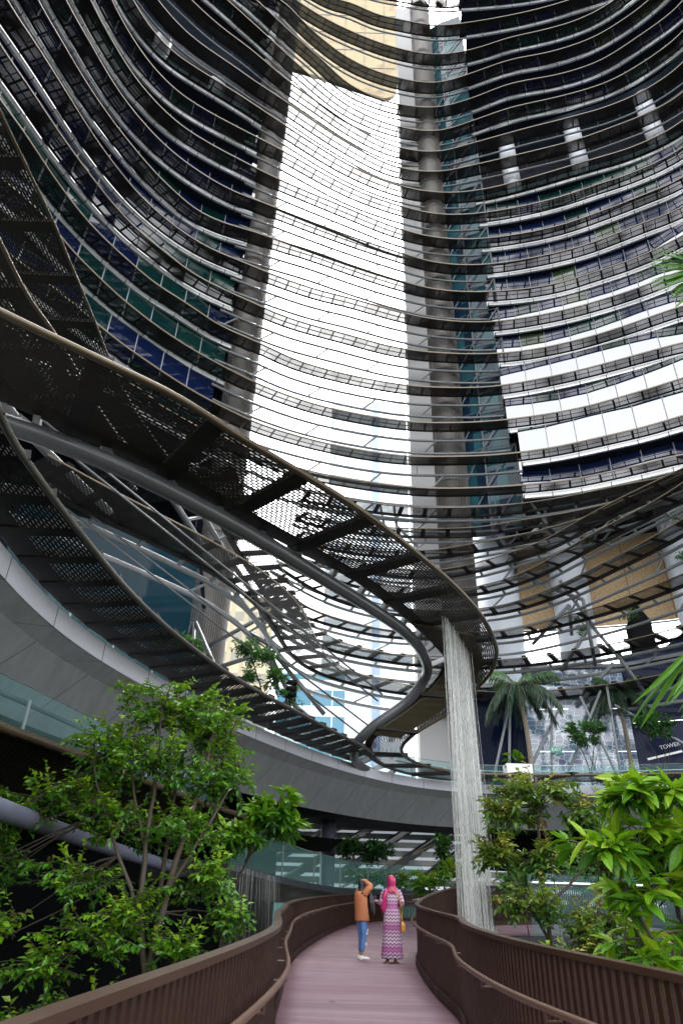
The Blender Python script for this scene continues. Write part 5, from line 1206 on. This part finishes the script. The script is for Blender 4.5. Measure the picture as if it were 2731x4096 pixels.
plant('shrub', 'low green shrub on the left terrace above the black canopy', 'shrub', b, [([b, (-5.3, 20.8, 8.0)], .04)], [((-5.7, 20.8, 8.35), (.6, .5, .4), 45), ((-4.9, 20.9, 8.15), (.55, .5, .35), 40)], 75, M['leaf_far'], M['bark_dark'], leaf_len=.2, leaf_w=.09, per_twig=9, twig_len=.4, bright=.5, young=0)
b = (-3.0, 27, 6.9)
plant('terrace_tree', 'loose open green tree on the left terrace before the slatted core', 'tree', b, [([b, (-3.0, 27, 8.0), (-3.5, 27, 9.4), (-3.8, 27, 10.2)], .05), ([(-3.0, 27, 7.9), (-2.5, 27, 8.8), (-2.2, 27, 9.2)], .03)],
      [((-3.9, 27, 10.1), (.7, .6, .45), 36), ((-3.2, 27, 9.6), (.75, .6, .5), 40), ((-3.6, 27, 8.9), (.6, .6, .4), 26), ((-2.5, 27, 8.8), (.6, .6, .5), 34), ((-1.9, 27.2, 8.2), (.6, .6, .35), 26)], 76, M['leaf_far'], M['bark_dark'], leaf_len=.24, leaf_w=.10, per_twig=8, twig_len=.5, bright=.42)
for i, (lab, x, y, z) in enumerate((('wispy climbing plant on the middle blue grey column', 19.0, 48.2, 19.5), ('hanging green plant beside the right blue grey column, upper one', 27.4, 45.6, 27.6), ('hanging green plant beside the right blue grey column, lower one', 27.2, 45.2, 24.0), ('wispy green plant under the sand coloured wall', 16.9, 46.5, 15.6), ('dark green climber in the opening of the sand coloured wall', 22.4, 47.6, 20.4))):
    plant('hanging_plant', lab, 'plant', (x, y, z - 1), None, [((x, y, z), (1.3, .6, .7), 26)], 80 + i, M['leaf_far'], M['bark_dark'], leaf_len=.3, leaf_w=.12, per_twig=8, twig_len=.6, bright=.6, group='plants hanging by the podium columns')
b = (10.5, 39.9, 7.6)
plant('taro_plant', 'few broad upright leaves in the white planter', 'plant', b, None, [((10.6, 39.9, 8.0), (.5, .3, .3), 7)], 79, M['leaf_bright'], M['bark_dark'], leaf_len=.7, leaf_w=.36, per_twig=2, twig_len=.4, big=True, bright=.55, young=0)

# ---- palms
def frond(mb, rm, base, az, L, rise, droop, q, n=46, leaf=.72, w=.06, tone=.5):
    """feather palm frond: arching midrib, hanging leaflets on both sides"""
    h = np.array([math.cos(az), math.sin(az), 0]); P = []
    for f in np.linspace(0, 1, 12): P.append(np.array(base) + h * L * f * (1 - .18 * f) + np.array([0, 0, rise * f - droop * f * f]))
    P = np.array(P); S = resample(P, n=n + 4); rm.tube(P, np.linspace(.022, .006, 12), 5, caps=False)
    T = unit(np.gradient(S, axis=0)); side = unit(np.cross(T, np.array([0, 0, 1.])))
    pos = []; d = []; up = []; LL = []; TT = []
    for i in range(4, n + 4):
        f = i / (n + 4); k = leaf * (1 - .65 * abs(f - .45) ** 1.3) * (.85 + .3 * q.random())
        for sg in (-1, 1):
            pos.append(S[i]); d.append(side[i] * sg * .8 + T[i] * .55 + np.array([0, 0, -.35 - .5 * q.random()])); up.append(np.array([0, 0, 1.]) + q.normal(size=3) * .15); LL.append(k); TT.append((np.clip(tone + q.normal(0, .15), 0, 1), 0, 0))
    add_leaves(mb, np.array(pos), np.array(d), np.array(up), np.array(LL), np.full(len(LL), w), TT, .35, True)

def palm(label, base, top, fr, L, seed):
    q = np.random.default_rng(seed); t = thing('palm_tree', label, 'palm tree', base, 'palms on the far terrace')
    S = spline([base, ((base[0] + top[0]) / 2 + .1, base[1], (base[2] + top[2]) / 2), top], .3)
    m = MB(); m.tube(S, np.linspace(.17, .11, len(S)), 10); m.build('trunk', M['palm_trunk'], t, smooth=True)
    m = MB(); rm = MB()
    for i in range(fr):
        az = 2 * PI * i / fr * 1.0 + q.normal(0, .15); young_ = i % 4 == 0
        frond(m, rm, top, az, L * (.8 + .3 * q.random()), (1.9 if young_ else .9) + .4 * q.random(), (1.2 if young_ else 2.4) + .5 * q.random(), q, tone=.85 if young_ else .4)
    m.build('crown', M['palm'], t); rm.build('midribs', M['palm_trunk'], t)
palm('taller palm with full drooping crown nearest the waterfall on the far terrace', (12.15, 42.5, 6.8), (11.85, 42.5, 12.9), 26, 3.0, 5)
palm('smaller palm with thin crown towards the right on the far terrace', (18.9, 44, 6.8), (18.9, 44, 13.2), 20, 2.5, 6)

# ---- near palm leaves hanging into the picture at the right edge
def blade_fan(mb, c, dirs, L, w, q, tone, droop=.2):
    n = len(dirs)
    add_leaves(mb, np.repeat(np.array([c]), n, 0), np.array(dirs), np.array([[0.2, -1., .4]] * n) + q.normal(size=(n, 3)) * .2, np.array(L), np.full(n, w), [(np.clip(tone + q.normal(0, .16), 0, 1), 0, 0) for _ in range(n)], droop, True)
q = np.random.default_rng(31)
t = thing('fan_palm', 'bright fan palm leaf hanging in from the right edge above the glass tower', 'palm', (3.6, 4.4, G0))
m = MB()
c = (3.35, 4.05, 6.42)
dirs = [(math.cos(a), .05 * q.normal(), math.sin(a)) for a in np.linspace(2.35, 4.15, 24)]
blade_fan(m, c, dirs, [.50 + .14 * q.random() for _ in dirs], .060, q, .55, .10)
m.build('crown', M['palm_near'], t)
m = MB(); m.tube(spline([(3.6, 4.4, G0), (3.75, 4.4, 0), (3.8, 4.3, 4), (3.75, 4.2, 5.9), (3.35, 4.05, 6.42)], .4), np.linspace(.07, .012, 28)[:len(spline([(3.6, 4.4, G0), (3.75, 4.4, 0), (3.8, 4.3, 4), (3.75, 4.2, 5.9), (3.35, 4.05, 6.42)], .4))] if False else .03, 7); m.build('stem', M['bark_dark'], t)
t = thing('feather_palm', 'long bright palm leaflets hanging in from the right edge beside the tower sign', 'palm', (2.9, 3.5, G0))
m = MB(); rm = MB()
P = spline([(2.75, 3.5, 1.1), (2.6, 3.5, 2.3), (2.3, 3.5, 2.72), (1.98, 3.5, 2.66)], .05)
rm.tube(P, .01, 6)
pos = []; d = []; L = []
for i in range(int(len(P) * .42), len(P), 1):
    for k in range(2):
        pos.append(P[i]); d.append((-.55 - .3 * q.random(), .25 * q.normal(), -.8 + .35 * q.random())); L.append(.40 + .22 * q.random())
add_leaves(m, np.array(pos), np.array(d), np.array([[.3, -1, .5]] * len(pos)) + q.normal(size=(len(pos), 3)) * .25, np.array(L), np.full(len(pos), .032), [(np.clip(.6 + q.normal(0, .2), 0, 1), 0, 0) for _ in pos], .22, True)
m.build('crown', M['palm_near'], t); rm.tube([(2.9, 3.5, G0), (2.85, 3.5, -1), (2.75, 3.5, 1.1)], .025, 6); rm.build('stem', M['bark_dark'], t)
# ================================================================== the two people on the path
def cloth(name, col, rough=.7, var=.12): return simple(name, col, rough, var=var, vscale=9)
M['skin'] = simple('skin', (.42, .24, .15), .5, var=.05)
M['terracotta'] = cloth('terracotta_cotton', (.42, .145, .06))
M['denim'] = cloth('light_denim', (.085, .19, .42), var=.45)
M['shoe'] = simple('white_shoe', (.75, .75, .74), .5, var=.04)
M['black_cloth'] = cloth('black_cloth', (.014, .013, .018), .55)
M['magenta'] = simple('magenta_scarf', (.36, .018, .10), .38, var=.3, vscale=6)
M['mustard'] = simple('mustard_leather', (.50, .24, .03), .4)
M['sandal'] = simple('tan_sandal', (.35, .19, .09), .5)
M['screen'] = simple('dark_phone', (.03, .03, .04), .15)
def chevron():
    m, nt, out = new_mat('chevron_knit')
    u, v = uv_xy(nt)
    tri = math_n(nt, 'ABSOLUTE', math_n(nt, 'SUBTRACT', math_n(nt, 'MODULO', math_n(nt, 'MULTIPLY', u, 15.), 1.), .5))
    t = math_n(nt, 'ADD', v, math_n(nt, 'MULTIPLY', tri, .075))
    st = math_n(nt, 'MODULO', math_n(nt, 'MULTIPLY', t, 15.), 1.)
    rowi = math_n(nt, 'FLOOR', math_n(nt, 'MULTIPLY', t, 15.))
    big = math_n(nt, 'MODULO', math_n(nt, 'MULTIPLY', t, 2.5), 1.)
    light = ramp(nt, big, [(0, (.56, .45, .52)), (.45, (.48, .30, .42)), (.7, (.36, .09, .24)), (1, (.52, .38, .46))])
    dark = ramp(nt, big, [(0, (.16, .08, .14)), (.45, (.12, .07, .13)), (.7, (.20, .03, .17)), (1, (.15, .07, .13))])
    k = ramp(nt, st, [(.30, 0.), (.40, 1.), (.80, 1.), (.90, 0.)])
    b = nd(nt, 'ShaderNodeBsdfPrincipled'); nt.links.new(mixc(nt, k, light, dark), b.inputs['Base Color']); b.inputs['Roughness'].default_value = .75
    nt.links.new(b.outputs[0], out.inputs[0]); return m
M['chevron'] = chevron()

def skinned(name, joints, mat, parent, loc, rz, sub=2):
    """joints: {name: ((x,y,z), radius, parent name or None)} -> one continuous surface grown round the skeleton"""
    names = list(joints); ix = {n: i for i, n in enumerate(names)}
    me = bpy.data.meshes.new(name)
    me.from_pydata([joints[n][0] for n in names], [(ix[joints[n][2]], ix[n]) for n in names if joints[n][2]], [])
    o = bpy.data.objects.new(name, me); COL.objects.link(o)
    sk = o.modifiers.new('skin', 'SKIN'); sk.use_smooth_shade = True
    for i, n in enumerate(names):
        r = joints[n][1]; r = (r, r) if np.isscalar(r) else r
        me.skin_vertices[0].data[i].radius = r
        me.skin_vertices[0].data[i].use_root = (joints[n][2] is None)
    sb = o.modifiers.new('sub', 'SUBSURF'); sb.levels = sub; sb.render_levels = sub
    me2 = bpy.data.meshes.new_from_object(o.evaluated_get(bpy.context.evaluated_depsgraph_get()))
    bpy.data.objects.remove(o)
    o = bpy.data.objects.new(name, me2); COL.objects.link(o); o.parent = parent
    me2.materials.clear(); me2.materials.append(mat)
    me2.polygons.foreach_set('use_smooth', np.ones(len(me2.polygons), dtype=bool))
    return o

def rings(name, R, mat, parent, n=28, fold=0., cap=True, seed=0):
    """lofted garment: R = [(cx, cy, z, rx, ry)]; fold adds soft vertical pleats"""
    q = np.random.default_rng(seed); ph = q.random(3) * 6
    R = spline(np.array([(a[2], a[0], a[1], a[3], a[4]) for a in R], float), .03)
    m = MB(); V = []
    for z, cx, cy, rx, ry in R:
        for j in range(n + 1):
            a = 2 * PI * j / n
            k = 1 + fold * (.6 * math.sin(5 * a + ph[0]) + .4 * math.sin(9 * a + ph[1] + z * 3)) * min(1, max(0, (1.1 - z)) * 1.4 + .25)
            V.append((cx + rx * k * math.cos(a), cy + ry * k * math.sin(a), z))
    F = []; U = []; K = len(R)
    for i in range(K - 1):
        for j in range(n):
            a, b = i * (n + 1) + j, i * (n + 1) + j + 1
            F.append((a, b, b + n + 1, a + n + 1)); U.append([(j / n, R[i][0]), ((j + 1) / n, R[i][0]), ((j + 1) / n, R[i + 1][0]), (j / n, R[i + 1][0])])
    if cap:
        F.append(tuple(range(n))[::-1]); U.append([(0, R[0][0])] * n); F.append(tuple((K - 1) * (n + 1) + j for j in range(n))); U.append([(0, R[-1][0])] * n)
    m.add(np.array(V), F, U)
    o = m.build(name, mat, None, smooth=True); o.parent = parent
    return o

def fingers(J, tag_, wrist, d, side, up, curl=.5):
    """palm and five separate bent fingers on the skeleton J"""
    w = np.array(wrist); d = np.array(d) / np.linalg.norm(d); s = np.array(side) / np.linalg.norm(side); u = np.array(up) / np.linalg.norm(up)
    J[tag_ + 'palm'] = (tuple(w + d * .05), (.032, .018), tag_ + 'wrist')
    for i, (off, L) in enumerate(((-.028, .062), (-.010, .075), (.010, .072), (.027, .055))):
        k = w + d * .092 + s * off
        J['%sk%d' % (tag_, i)] = (tuple(k), .0095, tag_ + 'palm')
        m1 = k + d * L * .5 - u * curl * L * .18; J['%sm%d' % (tag_, i)] = (tuple(m1), .0085, '%sk%d' % (tag_, i))
        J['%st%d' % (tag_, i)] = (tuple(m1 + d * L * (.45 - .3 * curl) - u * curl * L * .4), .0075, '%sm%d' % (tag_, i))
    a = w + d * .035 - s * .034; J[tag_ + 'th1'] = (tuple(a), .011, tag_ + 'palm')
    J[tag_ + 'th2'] = (tuple(a + d * .035 - s * .018 - u * .012), .009, tag_ + 'th1')

# ---- woman, seen from behind
root = thing('person', 'person in magenta headscarf and long purple zigzag dress, seen from behind', 'person', (1.385, 17.12, 0))
root.rotation_euler = (0, 0, .12)
J = {'pelvis': ((0, 0, .92), (.14, .105), None), 'waist': ((0, 0, 1.06), (.115, .09), 'pelvis'), 'chest': ((0, .0, 1.28), (.145, .10), 'waist'), 'neck': ((0, .005, 1.42), .05, 'chest'),
     'jaw': ((0, .035, 1.49), (.06, .07), 'neck'), 'head': ((0, .03, 1.56), (.075, .09), 'jaw'), 'crown': ((0, .02, 1.62), (.055, .065), 'head'), 'nose': ((0, .135, 1.545), .012, 'head')}
for s, n in ((-1, 'l'), (1, 'r')):
    J[n + 'hip'] = ((s * .085, 0, .84), .085, 'pelvis'); J[n + 'knee'] = ((s * .085, .02, .47), .055, n + 'hip'); J[n + 'ankle'] = ((s * .08, -.03, .10), .036, n + 'knee'); J[n + 'ball'] = ((s * .095, .09, .035), .032, n + 'ankle'); J[n + 'toe'] = ((s * .10, .15, .025), .024, n + 'ball')
    J[n + 'sh'] = ((s * .165, 0, 1.355), .052, 'chest')
J['lelbow'] = ((-.235, -.02, 1.12), .038, 'lsh'); J['lwrist'] = ((-.29, .17, 1.13), .026, 'lelbow')
J['relbow'] = ((.235, -.03, 1.11), .038, 'rsh'); J['rwrist'] = ((.15, .17, 1.08), .026, 'relbow')
fingers(J, 'l', J['lwrist'][0], (-.25, .9, .35), (.9, .25, 0), (0, -.3, 1), .7); fingers(J, 'r', J['rwrist'][0], (-.6, .8, .2), (.8, .6, 0), (0, -.3, 1), .6)
skinned('body', J, M['skin'], root, None, 0)
rings('dress', [(0, 0, .085, .235, .20), (0, 0, .12, .24, .205), (0, 0, .35, .218, .175), (0, 0, .60, .198, .152), (0, -.005, .85, .185, .142), (0, -.01, .95, .172, .13), (0, 0, 1.05, .138, .104), (0, 0, 1.16, .150, .108), (0, 0, 1.28, .172, .115), (0, 0, 1.36, .170, .095), (0, 0, 1.41, .11, .075), (0, .0, 1.44, .065, .06)], M['chevron'], root, 40, .035, seed=2)
def sleeve(name, pts, rr_, mat, parent):
    m = MB(); S = spline(pts, .03); m.tube(S, np.interp(np.linspace(0, 1, len(S)), np.linspace(0, 1, len(rr_)), rr_), 12)
    for i in range(len(m.uv)): m.uv[i] = [(b, 1.4 - a) for a, b in m.uv[i]]
    o = m.build(name, mat, None, smooth=True); o.parent = parent; return o
sleeve('sleeve', [(-.15, 0, 1.365), (-.20, -.01, 1.26), (-.24, -.02, 1.12), (-.275, .08, 1.12), (-.288, .15, 1.13)], [.06, .058, .052, .045, .042], M['chevron'], root)
sleeve('sleeve', [(.15, 0, 1.365), (.20, -.015, 1.26), (.24, -.03, 1.11), (.20, .07, 1.09), (.16, .15, 1.08)], [.06, .058, .052, .045, .042], M['chevron'], root)
sc_ = rings('headscarf', [(.005, -.005, 1.285, .10, .10), (0, -.02, 1.33, .145, .105), (0, -.01, 1.385, .135, .105), (0, -.005, 1.43, .098, .092), (0, -.012, 1.50, .096, .100), (0, -.012, 1.57, .098, .108), (0, -.01, 1.625, .082, .09), (0, -.005, 1.66, .048, .052), (0, 0, 1.675, .012, .012)], M['magenta'], root, 28, .03, seed=4)
m = MB()
for k, (x0, w) in enumerate(((-.155, .05), (-.19, .045))):
    S = spline([(-.10 - .02 * k, -.07, 1.38), (x0, -.085, 1.25), (x0 - .02, -.06, 1.08), (x0 - .035, -.03, .93 + .06 * k)], .03)
    m.loft([S + (-w, .02, 0), S + (0, -.025, 0), S + (w, .0, 0), S + (0, .03, 0)])
o = m.build('scarf_tail', M['magenta'], None, smooth=True); o.parent = sc_
for s in (-1, 1):
    m = MB(); m.loft([[(s * .095 + a, b, z) for b, z in ((-.075, .035), (-.02, .035), (.08, .02), (.175, .018))] for a, z in ((-.036, 0), (.036, 0))] + [[(s * .095 + a, b, 0.003) for b in (-.075, -.02, .08, .175)] for a in (.036, -.036)])
    m.box((s * .095, -.055, .02), (.05, .035, .038))
    o = m.build('sandal', M['sandal'], None); o.parent = root
wp = root.matrix_basis
def place(mb, name, label, cat, mat, M4):
    for i, v in enumerate(mb.v):
        mb.v[i] = np.array([(M4 @ Vector(p))[:] for p in v])
    o = mb.build(name, mat); tag(o, label, cat); return o
MW = Matrix.Translation((1.385, 17.12, 0)) @ Matrix.Rotation(.12, 4, 'Z')
m = MB(); m.tube(spline([(-.02, -.125, 1.40), (.10, -.13, 1.30), (.20, -.10, 1.05), (.235, -.03, .80), (.235, -.02, .72)], .05), .009, 6)
m.tube(spline([(.12, .09, 1.32), (.20, .10, 1.0), (.24, .02, .76)], .05), .009, 6)
c = [(-.045, -.07), (.045, -.07), (.05, .07), (-.05, .07)]
m.loft([[(.245 + x * k, -.01 + y * k, z) for z, k in ((.58, .9), (.60, 1.), (.70, .95), (.755, .6), (.77, .45))] for x, y in c])
place(m, 'shoulder_bag', 'mustard shoulder bag with thin strap hanging at the right hip', 'bag', M['mustard'], MW)
m = MB(); m.box((-.325, .27, 1.19), (.075, .010, .15), M=Matrix.Rotation(-.5, 3, 'X') @ Matrix.Rotation(.3, 3, 'Z')); place(m, 'phone', 'dark phone held up in the left hand of the person in the zigzag dress', 'phone', M['screen'], MW)

# ---- person with both hands on the head, turned to the right
root = thing('person', 'person in terracotta shirt and ripped blue jeans with both hands on the head', 'person', (.74, 17.75, 0))
RZ = math.radians(-58); root.rotation_euler = (0, 0, RZ)
MM = Matrix.Translation((.74, 17.75, 0)) @ Matrix.Rotation(RZ, 4, 'Z')
J = {'pelvis': ((0, 0, .86), (.135, .105), None), 'waist': ((0, -.02, 1.0), (.12, .095), 'pelvis'), 'chest': ((0, -.03, 1.20), (.15, .105), 'waist'), 'neck': ((0, .0, 1.335), .05, 'chest'),
     'jaw': ((0, .05, 1.40), (.06, .07), 'neck'), 'head': ((0, .055, 1.47), (.075, .09), 'jaw'), 'crown': ((0, .045, 1.525), (.055, .065), 'head'), 'nose': ((0, .165, 1.45), .012, 'head')}
for s, n in ((-1, 'l'), (1, 'r')):
    f = .05 if n == 'l' else -.02
    J[n + 'hip'] = ((s * .085, 0, .79), .085, 'pelvis'); J[n + 'knee'] = ((s * .085, .03 + f * .6, .45), .055, n + 'hip'); J[n + 'ankle'] = ((s * .085, -.02 + f, .09), .036, n + 'knee'); J[n + 'ball'] = ((s * .095, .09 + f, .035), .032, n + 'ankle'); J[n + 'toe'] = ((s * .10, .15 + f, .028), .024, n + 'ball')
    J[n + 'sh'] = ((s * .165, -.02, 1.285), .055, 'chest')
J['relbow'] = ((.235, .09, 1.43), .042, 'rsh'); J['rwrist'] = ((.115, .0, 1.545), .027, 'relbow')
J['lelbow'] = ((-.25, .17, 1.41), .042, 'lsh'); J['lwrist'] = ((-.12, .12, 1.55), .027, 'lelbow')
fingers(J, 'r', J['rwrist'][0], (-.85, .1, .22), (.1, 1, 0), (0, 0, 1), .5); fingers(J, 'l', J['lwrist'][0], (.85, -.1, .20), (.1, 1, 0), (0, 0, 1), .5)
skinned('body', J, M['skin'], root, None, 0)
rings('shirt', [(0, .01, .735, .185, .155), (0, .01, .76, .188, .155), (0, 0, .90, .182, .148), (0, -.02, 1.05, .178, .14), (0, -.03, 1.18, .182, .135), (0, -.03, 1.27, .172, .118), (0, -.02, 1.33, .10, .085), (0, -.01, 1.355, .06, .06)], M['terracotta'], root, 32, .035, seed=6)
sleeve('sleeve', [(.14, -.02, 1.27), (.20, .03, 1.36), (.235, .09, 1.43), (.19, .055, 1.48), (.135, .01, 1.535)], [.078, .072, .066, .052, .042], M['terracotta'], root)
sleeve('sleeve', [(-.14, -.02, 1.27), (-.20, .08, 1.34), (-.25, .17, 1.41), (-.20, .15, 1.47), (-.14, .125, 1.535)], [.078, .072, .066, .052, .042], M['terracotta'], root)
JJ = {'p': ((0, 0, .82), (.11, .10), None)}
for s, n in ((-1, 'l'), (1, 'r')):
    f = .05 if n == 'l' else -.02
    JJ[n + '1'] = ((s * .085, 0, .74), (.092, .098), 'p'); JJ[n + '2'] = ((s * .087, .03 + f * .6, .46), (.070, .074), n + '1'); JJ[n + '3'] = ((s * .087, -.01 + f, .22), (.056, .060), n + '2'); JJ[n + '4'] = ((s * .086, -.015 + f, .125), (.05, .055), n + '3')
jn = skinned('jeans', JJ, M['denim'], root, None, 0)
m = MB()
for x, y, z in ((.140, .035, .30), (.153, .05, .50), (.12, .088, .56)): m.box((x, y, z), (.008, .05, .05), rz=.35)
o = m.build('ripped_patch', M['shoe'], None); o.parent = jn
for s, f in ((-1, .05), (1, -.02)):
    m = MB(); x = s * .092
    prof = [(-.085, .03), (-.07, .075), (-.02, .085), (.05, .07), (.12, .05), (.17, .035), (.185, .02)]
    m.loft([[(x + a * w, y + f, z * h) for (y, z), w in zip(prof, (.6, .9, 1, 1.05, 1.1, .9, .5))] for a, h in ((-.042, .55), (-.022, 1.), (.022, 1.), (.042, .55))] + [[(x + a * w, y + f, .004) for (y, z), w in zip(prof, (.6, .9, 1, 1.05, 1.1, .9, .5))] for a in (.045, -.045)])
    o = m.build('shoe', M['shoe'], None, smooth=True); o.parent = root
rings('headscarf', [(0, -.02, 1.27, .09, .08), (0, -.01, 1.33, .105, .095), (0, .015, 1.40, .088, .090), (0, .025, 1.47, .094, .104), (0, .025, 1.52, .085, .095), (0, .03, 1.56, .05, .055), (0, .03, 1.572, .012, .012)], M['black_cloth'], root, 24, .02, seed=8)
m = MB()
m.loft([[(x * k, .20 + y * k + (.03 if z < 1.1 else 0), z) for z, k in ((.92, .75), (.95, 1.), (1.10, 1.05), (1.22, .85), (1.30, .5))] for x, y in ((-.14, -.06), (.14, -.06), (.15, .02), (.10, .09), (-.10, .09), (-.15, .02))])
m.tube(spline([(.12, .16, 1.26), (.14, .05, 1.345), (.13, -.10, 1.28)], .04), .018, 6); m.tube(spline([(-.12, .16, 1.26), (-.14, .05, 1.345), (-.13, -.10, 1.28)], .04), .018, 6)
m.tube(spline([(.12, .24, 1.0), (.17, .24, .9), (.15, .22, .82)], .04), .012, 6)
place(m, 'backpack', 'black backpack worn on the chest of the person in terracotta', 'backpack', M['black_cloth'], MM)
# fallen leaf on the planks
m = MB(); add_leaves(m, np.array([(.02, 11.4, .012)]), np.array([(1., .4, .05)]), np.array([(0, 0, 1.)]), np.array([.13]), np.array([.06]), [(.5, .95, 0)], .1, True)
o = m.build('fallen_leaf', M['leaf_yellow']); tag(o, 'single orange brown leaf lying on the bare planks', 'leaf')
# ================================================================== camera, sky, sun
cam_d = bpy.data.cameras.new('camera'); cam = bpy.data.objects.new('camera', cam_d); COL.objects.link(cam)
cam_d.sensor_fit = 'VERTICAL'; cam_d.sensor_height = 36; cam_d.lens = 36 * 2612 / 4096
cam_d.clip_start = .05; cam_d.clip_end = 3000
P_, R_ = math.radians(29.7), math.radians(1.7)
f = Vector((0, math.cos(P_), math.sin(P_))); rr = Vector((1, 0, 0)); uu = Vector((0, -math.sin(P_), math.cos(P_)))
r2 = rr * math.cos(R_) + uu * math.sin(R_); u2 = -rr * math.sin(R_) + uu * math.cos(R_)
cam.matrix_world = Matrix(((r2.x, u2.x, -f.x, 0), (r2.y, u2.y, -f.y, 0), (r2.z, u2.z, -f.z, 1.45), (0, 0, 0, 1)))
scene.camera = cam

w = bpy.data.worlds.new('World'); scene.world = w; w.use_nodes = True
nt = w.node_tree; nt.nodes.clear()
out = nt.nodes.new('ShaderNodeOutputWorld'); bg = nt.nodes.new('ShaderNodeBackground')
sky = nt.nodes.new('ShaderNodeTexSky'); sky.sky_type = 'NISHITA'; sky.sun_disc = False
EL, AZ = 62, 8
sky.sun_elevation = math.radians(EL); sky.sun_rotation = math.radians(AZ)
sky.air_density = 1.0; sky.dust_density = 4.0; sky.ozone_density = 1.0
bw = nt.nodes.new('ShaderNodeRGBToBW'); nt.links.new(sky.outputs[0], bw.inputs[0])
# overcast: the sky's own brightness, almost without its blue, under an uneven cloud sheet
tc = nt.nodes.new('ShaderNodeTexCoord')
cl = noise(nt, 1.3, 5, .55, tc.outputs['Generated'])
clr = ramp(nt, cl, [(.3, 1.2), (.7, 1.5)])
v = nt.nodes.new('ShaderNodeMix'); v.data_type = 'RGBA'; v.inputs[0].default_value = .86
ov = math_n(nt, 'ADD', bw.outputs[0], 3.0)   # even light of the closed cloud cover
nt.links.new(sky.outputs[0], v.inputs[6]); nt.links.new(ov, v.inputs[7])
mu = nt.nodes.new('ShaderNodeMix'); mu.data_type = 'RGBA'; mu.blend_type = 'MULTIPLY'; mu.inputs[0].default_value = 1
nt.links.new(v.outputs[2], mu.inputs[6]); nt.links.new(clr, mu.inputs[7])
nt.links.new(mu.outputs[2], bg.inputs[0]); bg.inputs[1].default_value = .15
nt.links.new(bg.outputs[0], out.inputs[0])
sd = bpy.data.lights.new('sun', 'SUN'); so = bpy.data.objects.new('sun', sd); COL.objects.link(so)
sd.energy = 1.5; sd.angle = math.radians(25); sd.color = (1, .97, .92)
e, a = math.radians(EL), math.radians(AZ)
dirv = Vector((math.sin(a) * math.cos(e), math.cos(a) * math.cos(e), math.sin(e)))
so.rotation_euler = (-dirv).to_track_quat('-Z', 'Y').to_euler()

vs = scene.view_settings
scene.display_settings.display_device = 'sRGB'
vs.view_transform = 'Standard'; vs.look = 'None'; vs.gamma = 1; vs.use_curve_mapping = False
vs.exposure = 2.05
c = scene.cycles
c.max_bounces = 7; c.diffuse_bounces = 3; c.glossy_bounces = 3; c.transmission_bounces = 4; c.transparent_max_bounces = 20
c.sample_clamp_indirect = 8; c.caustics_reflective = False; c.caustics_refractive = False
c.use_denoising = True
try: c.denoiser = 'OPENIMAGEDENOISE'
except Exception: pass
c.use_adaptive_sampling = True; c.adaptive_threshold = .015
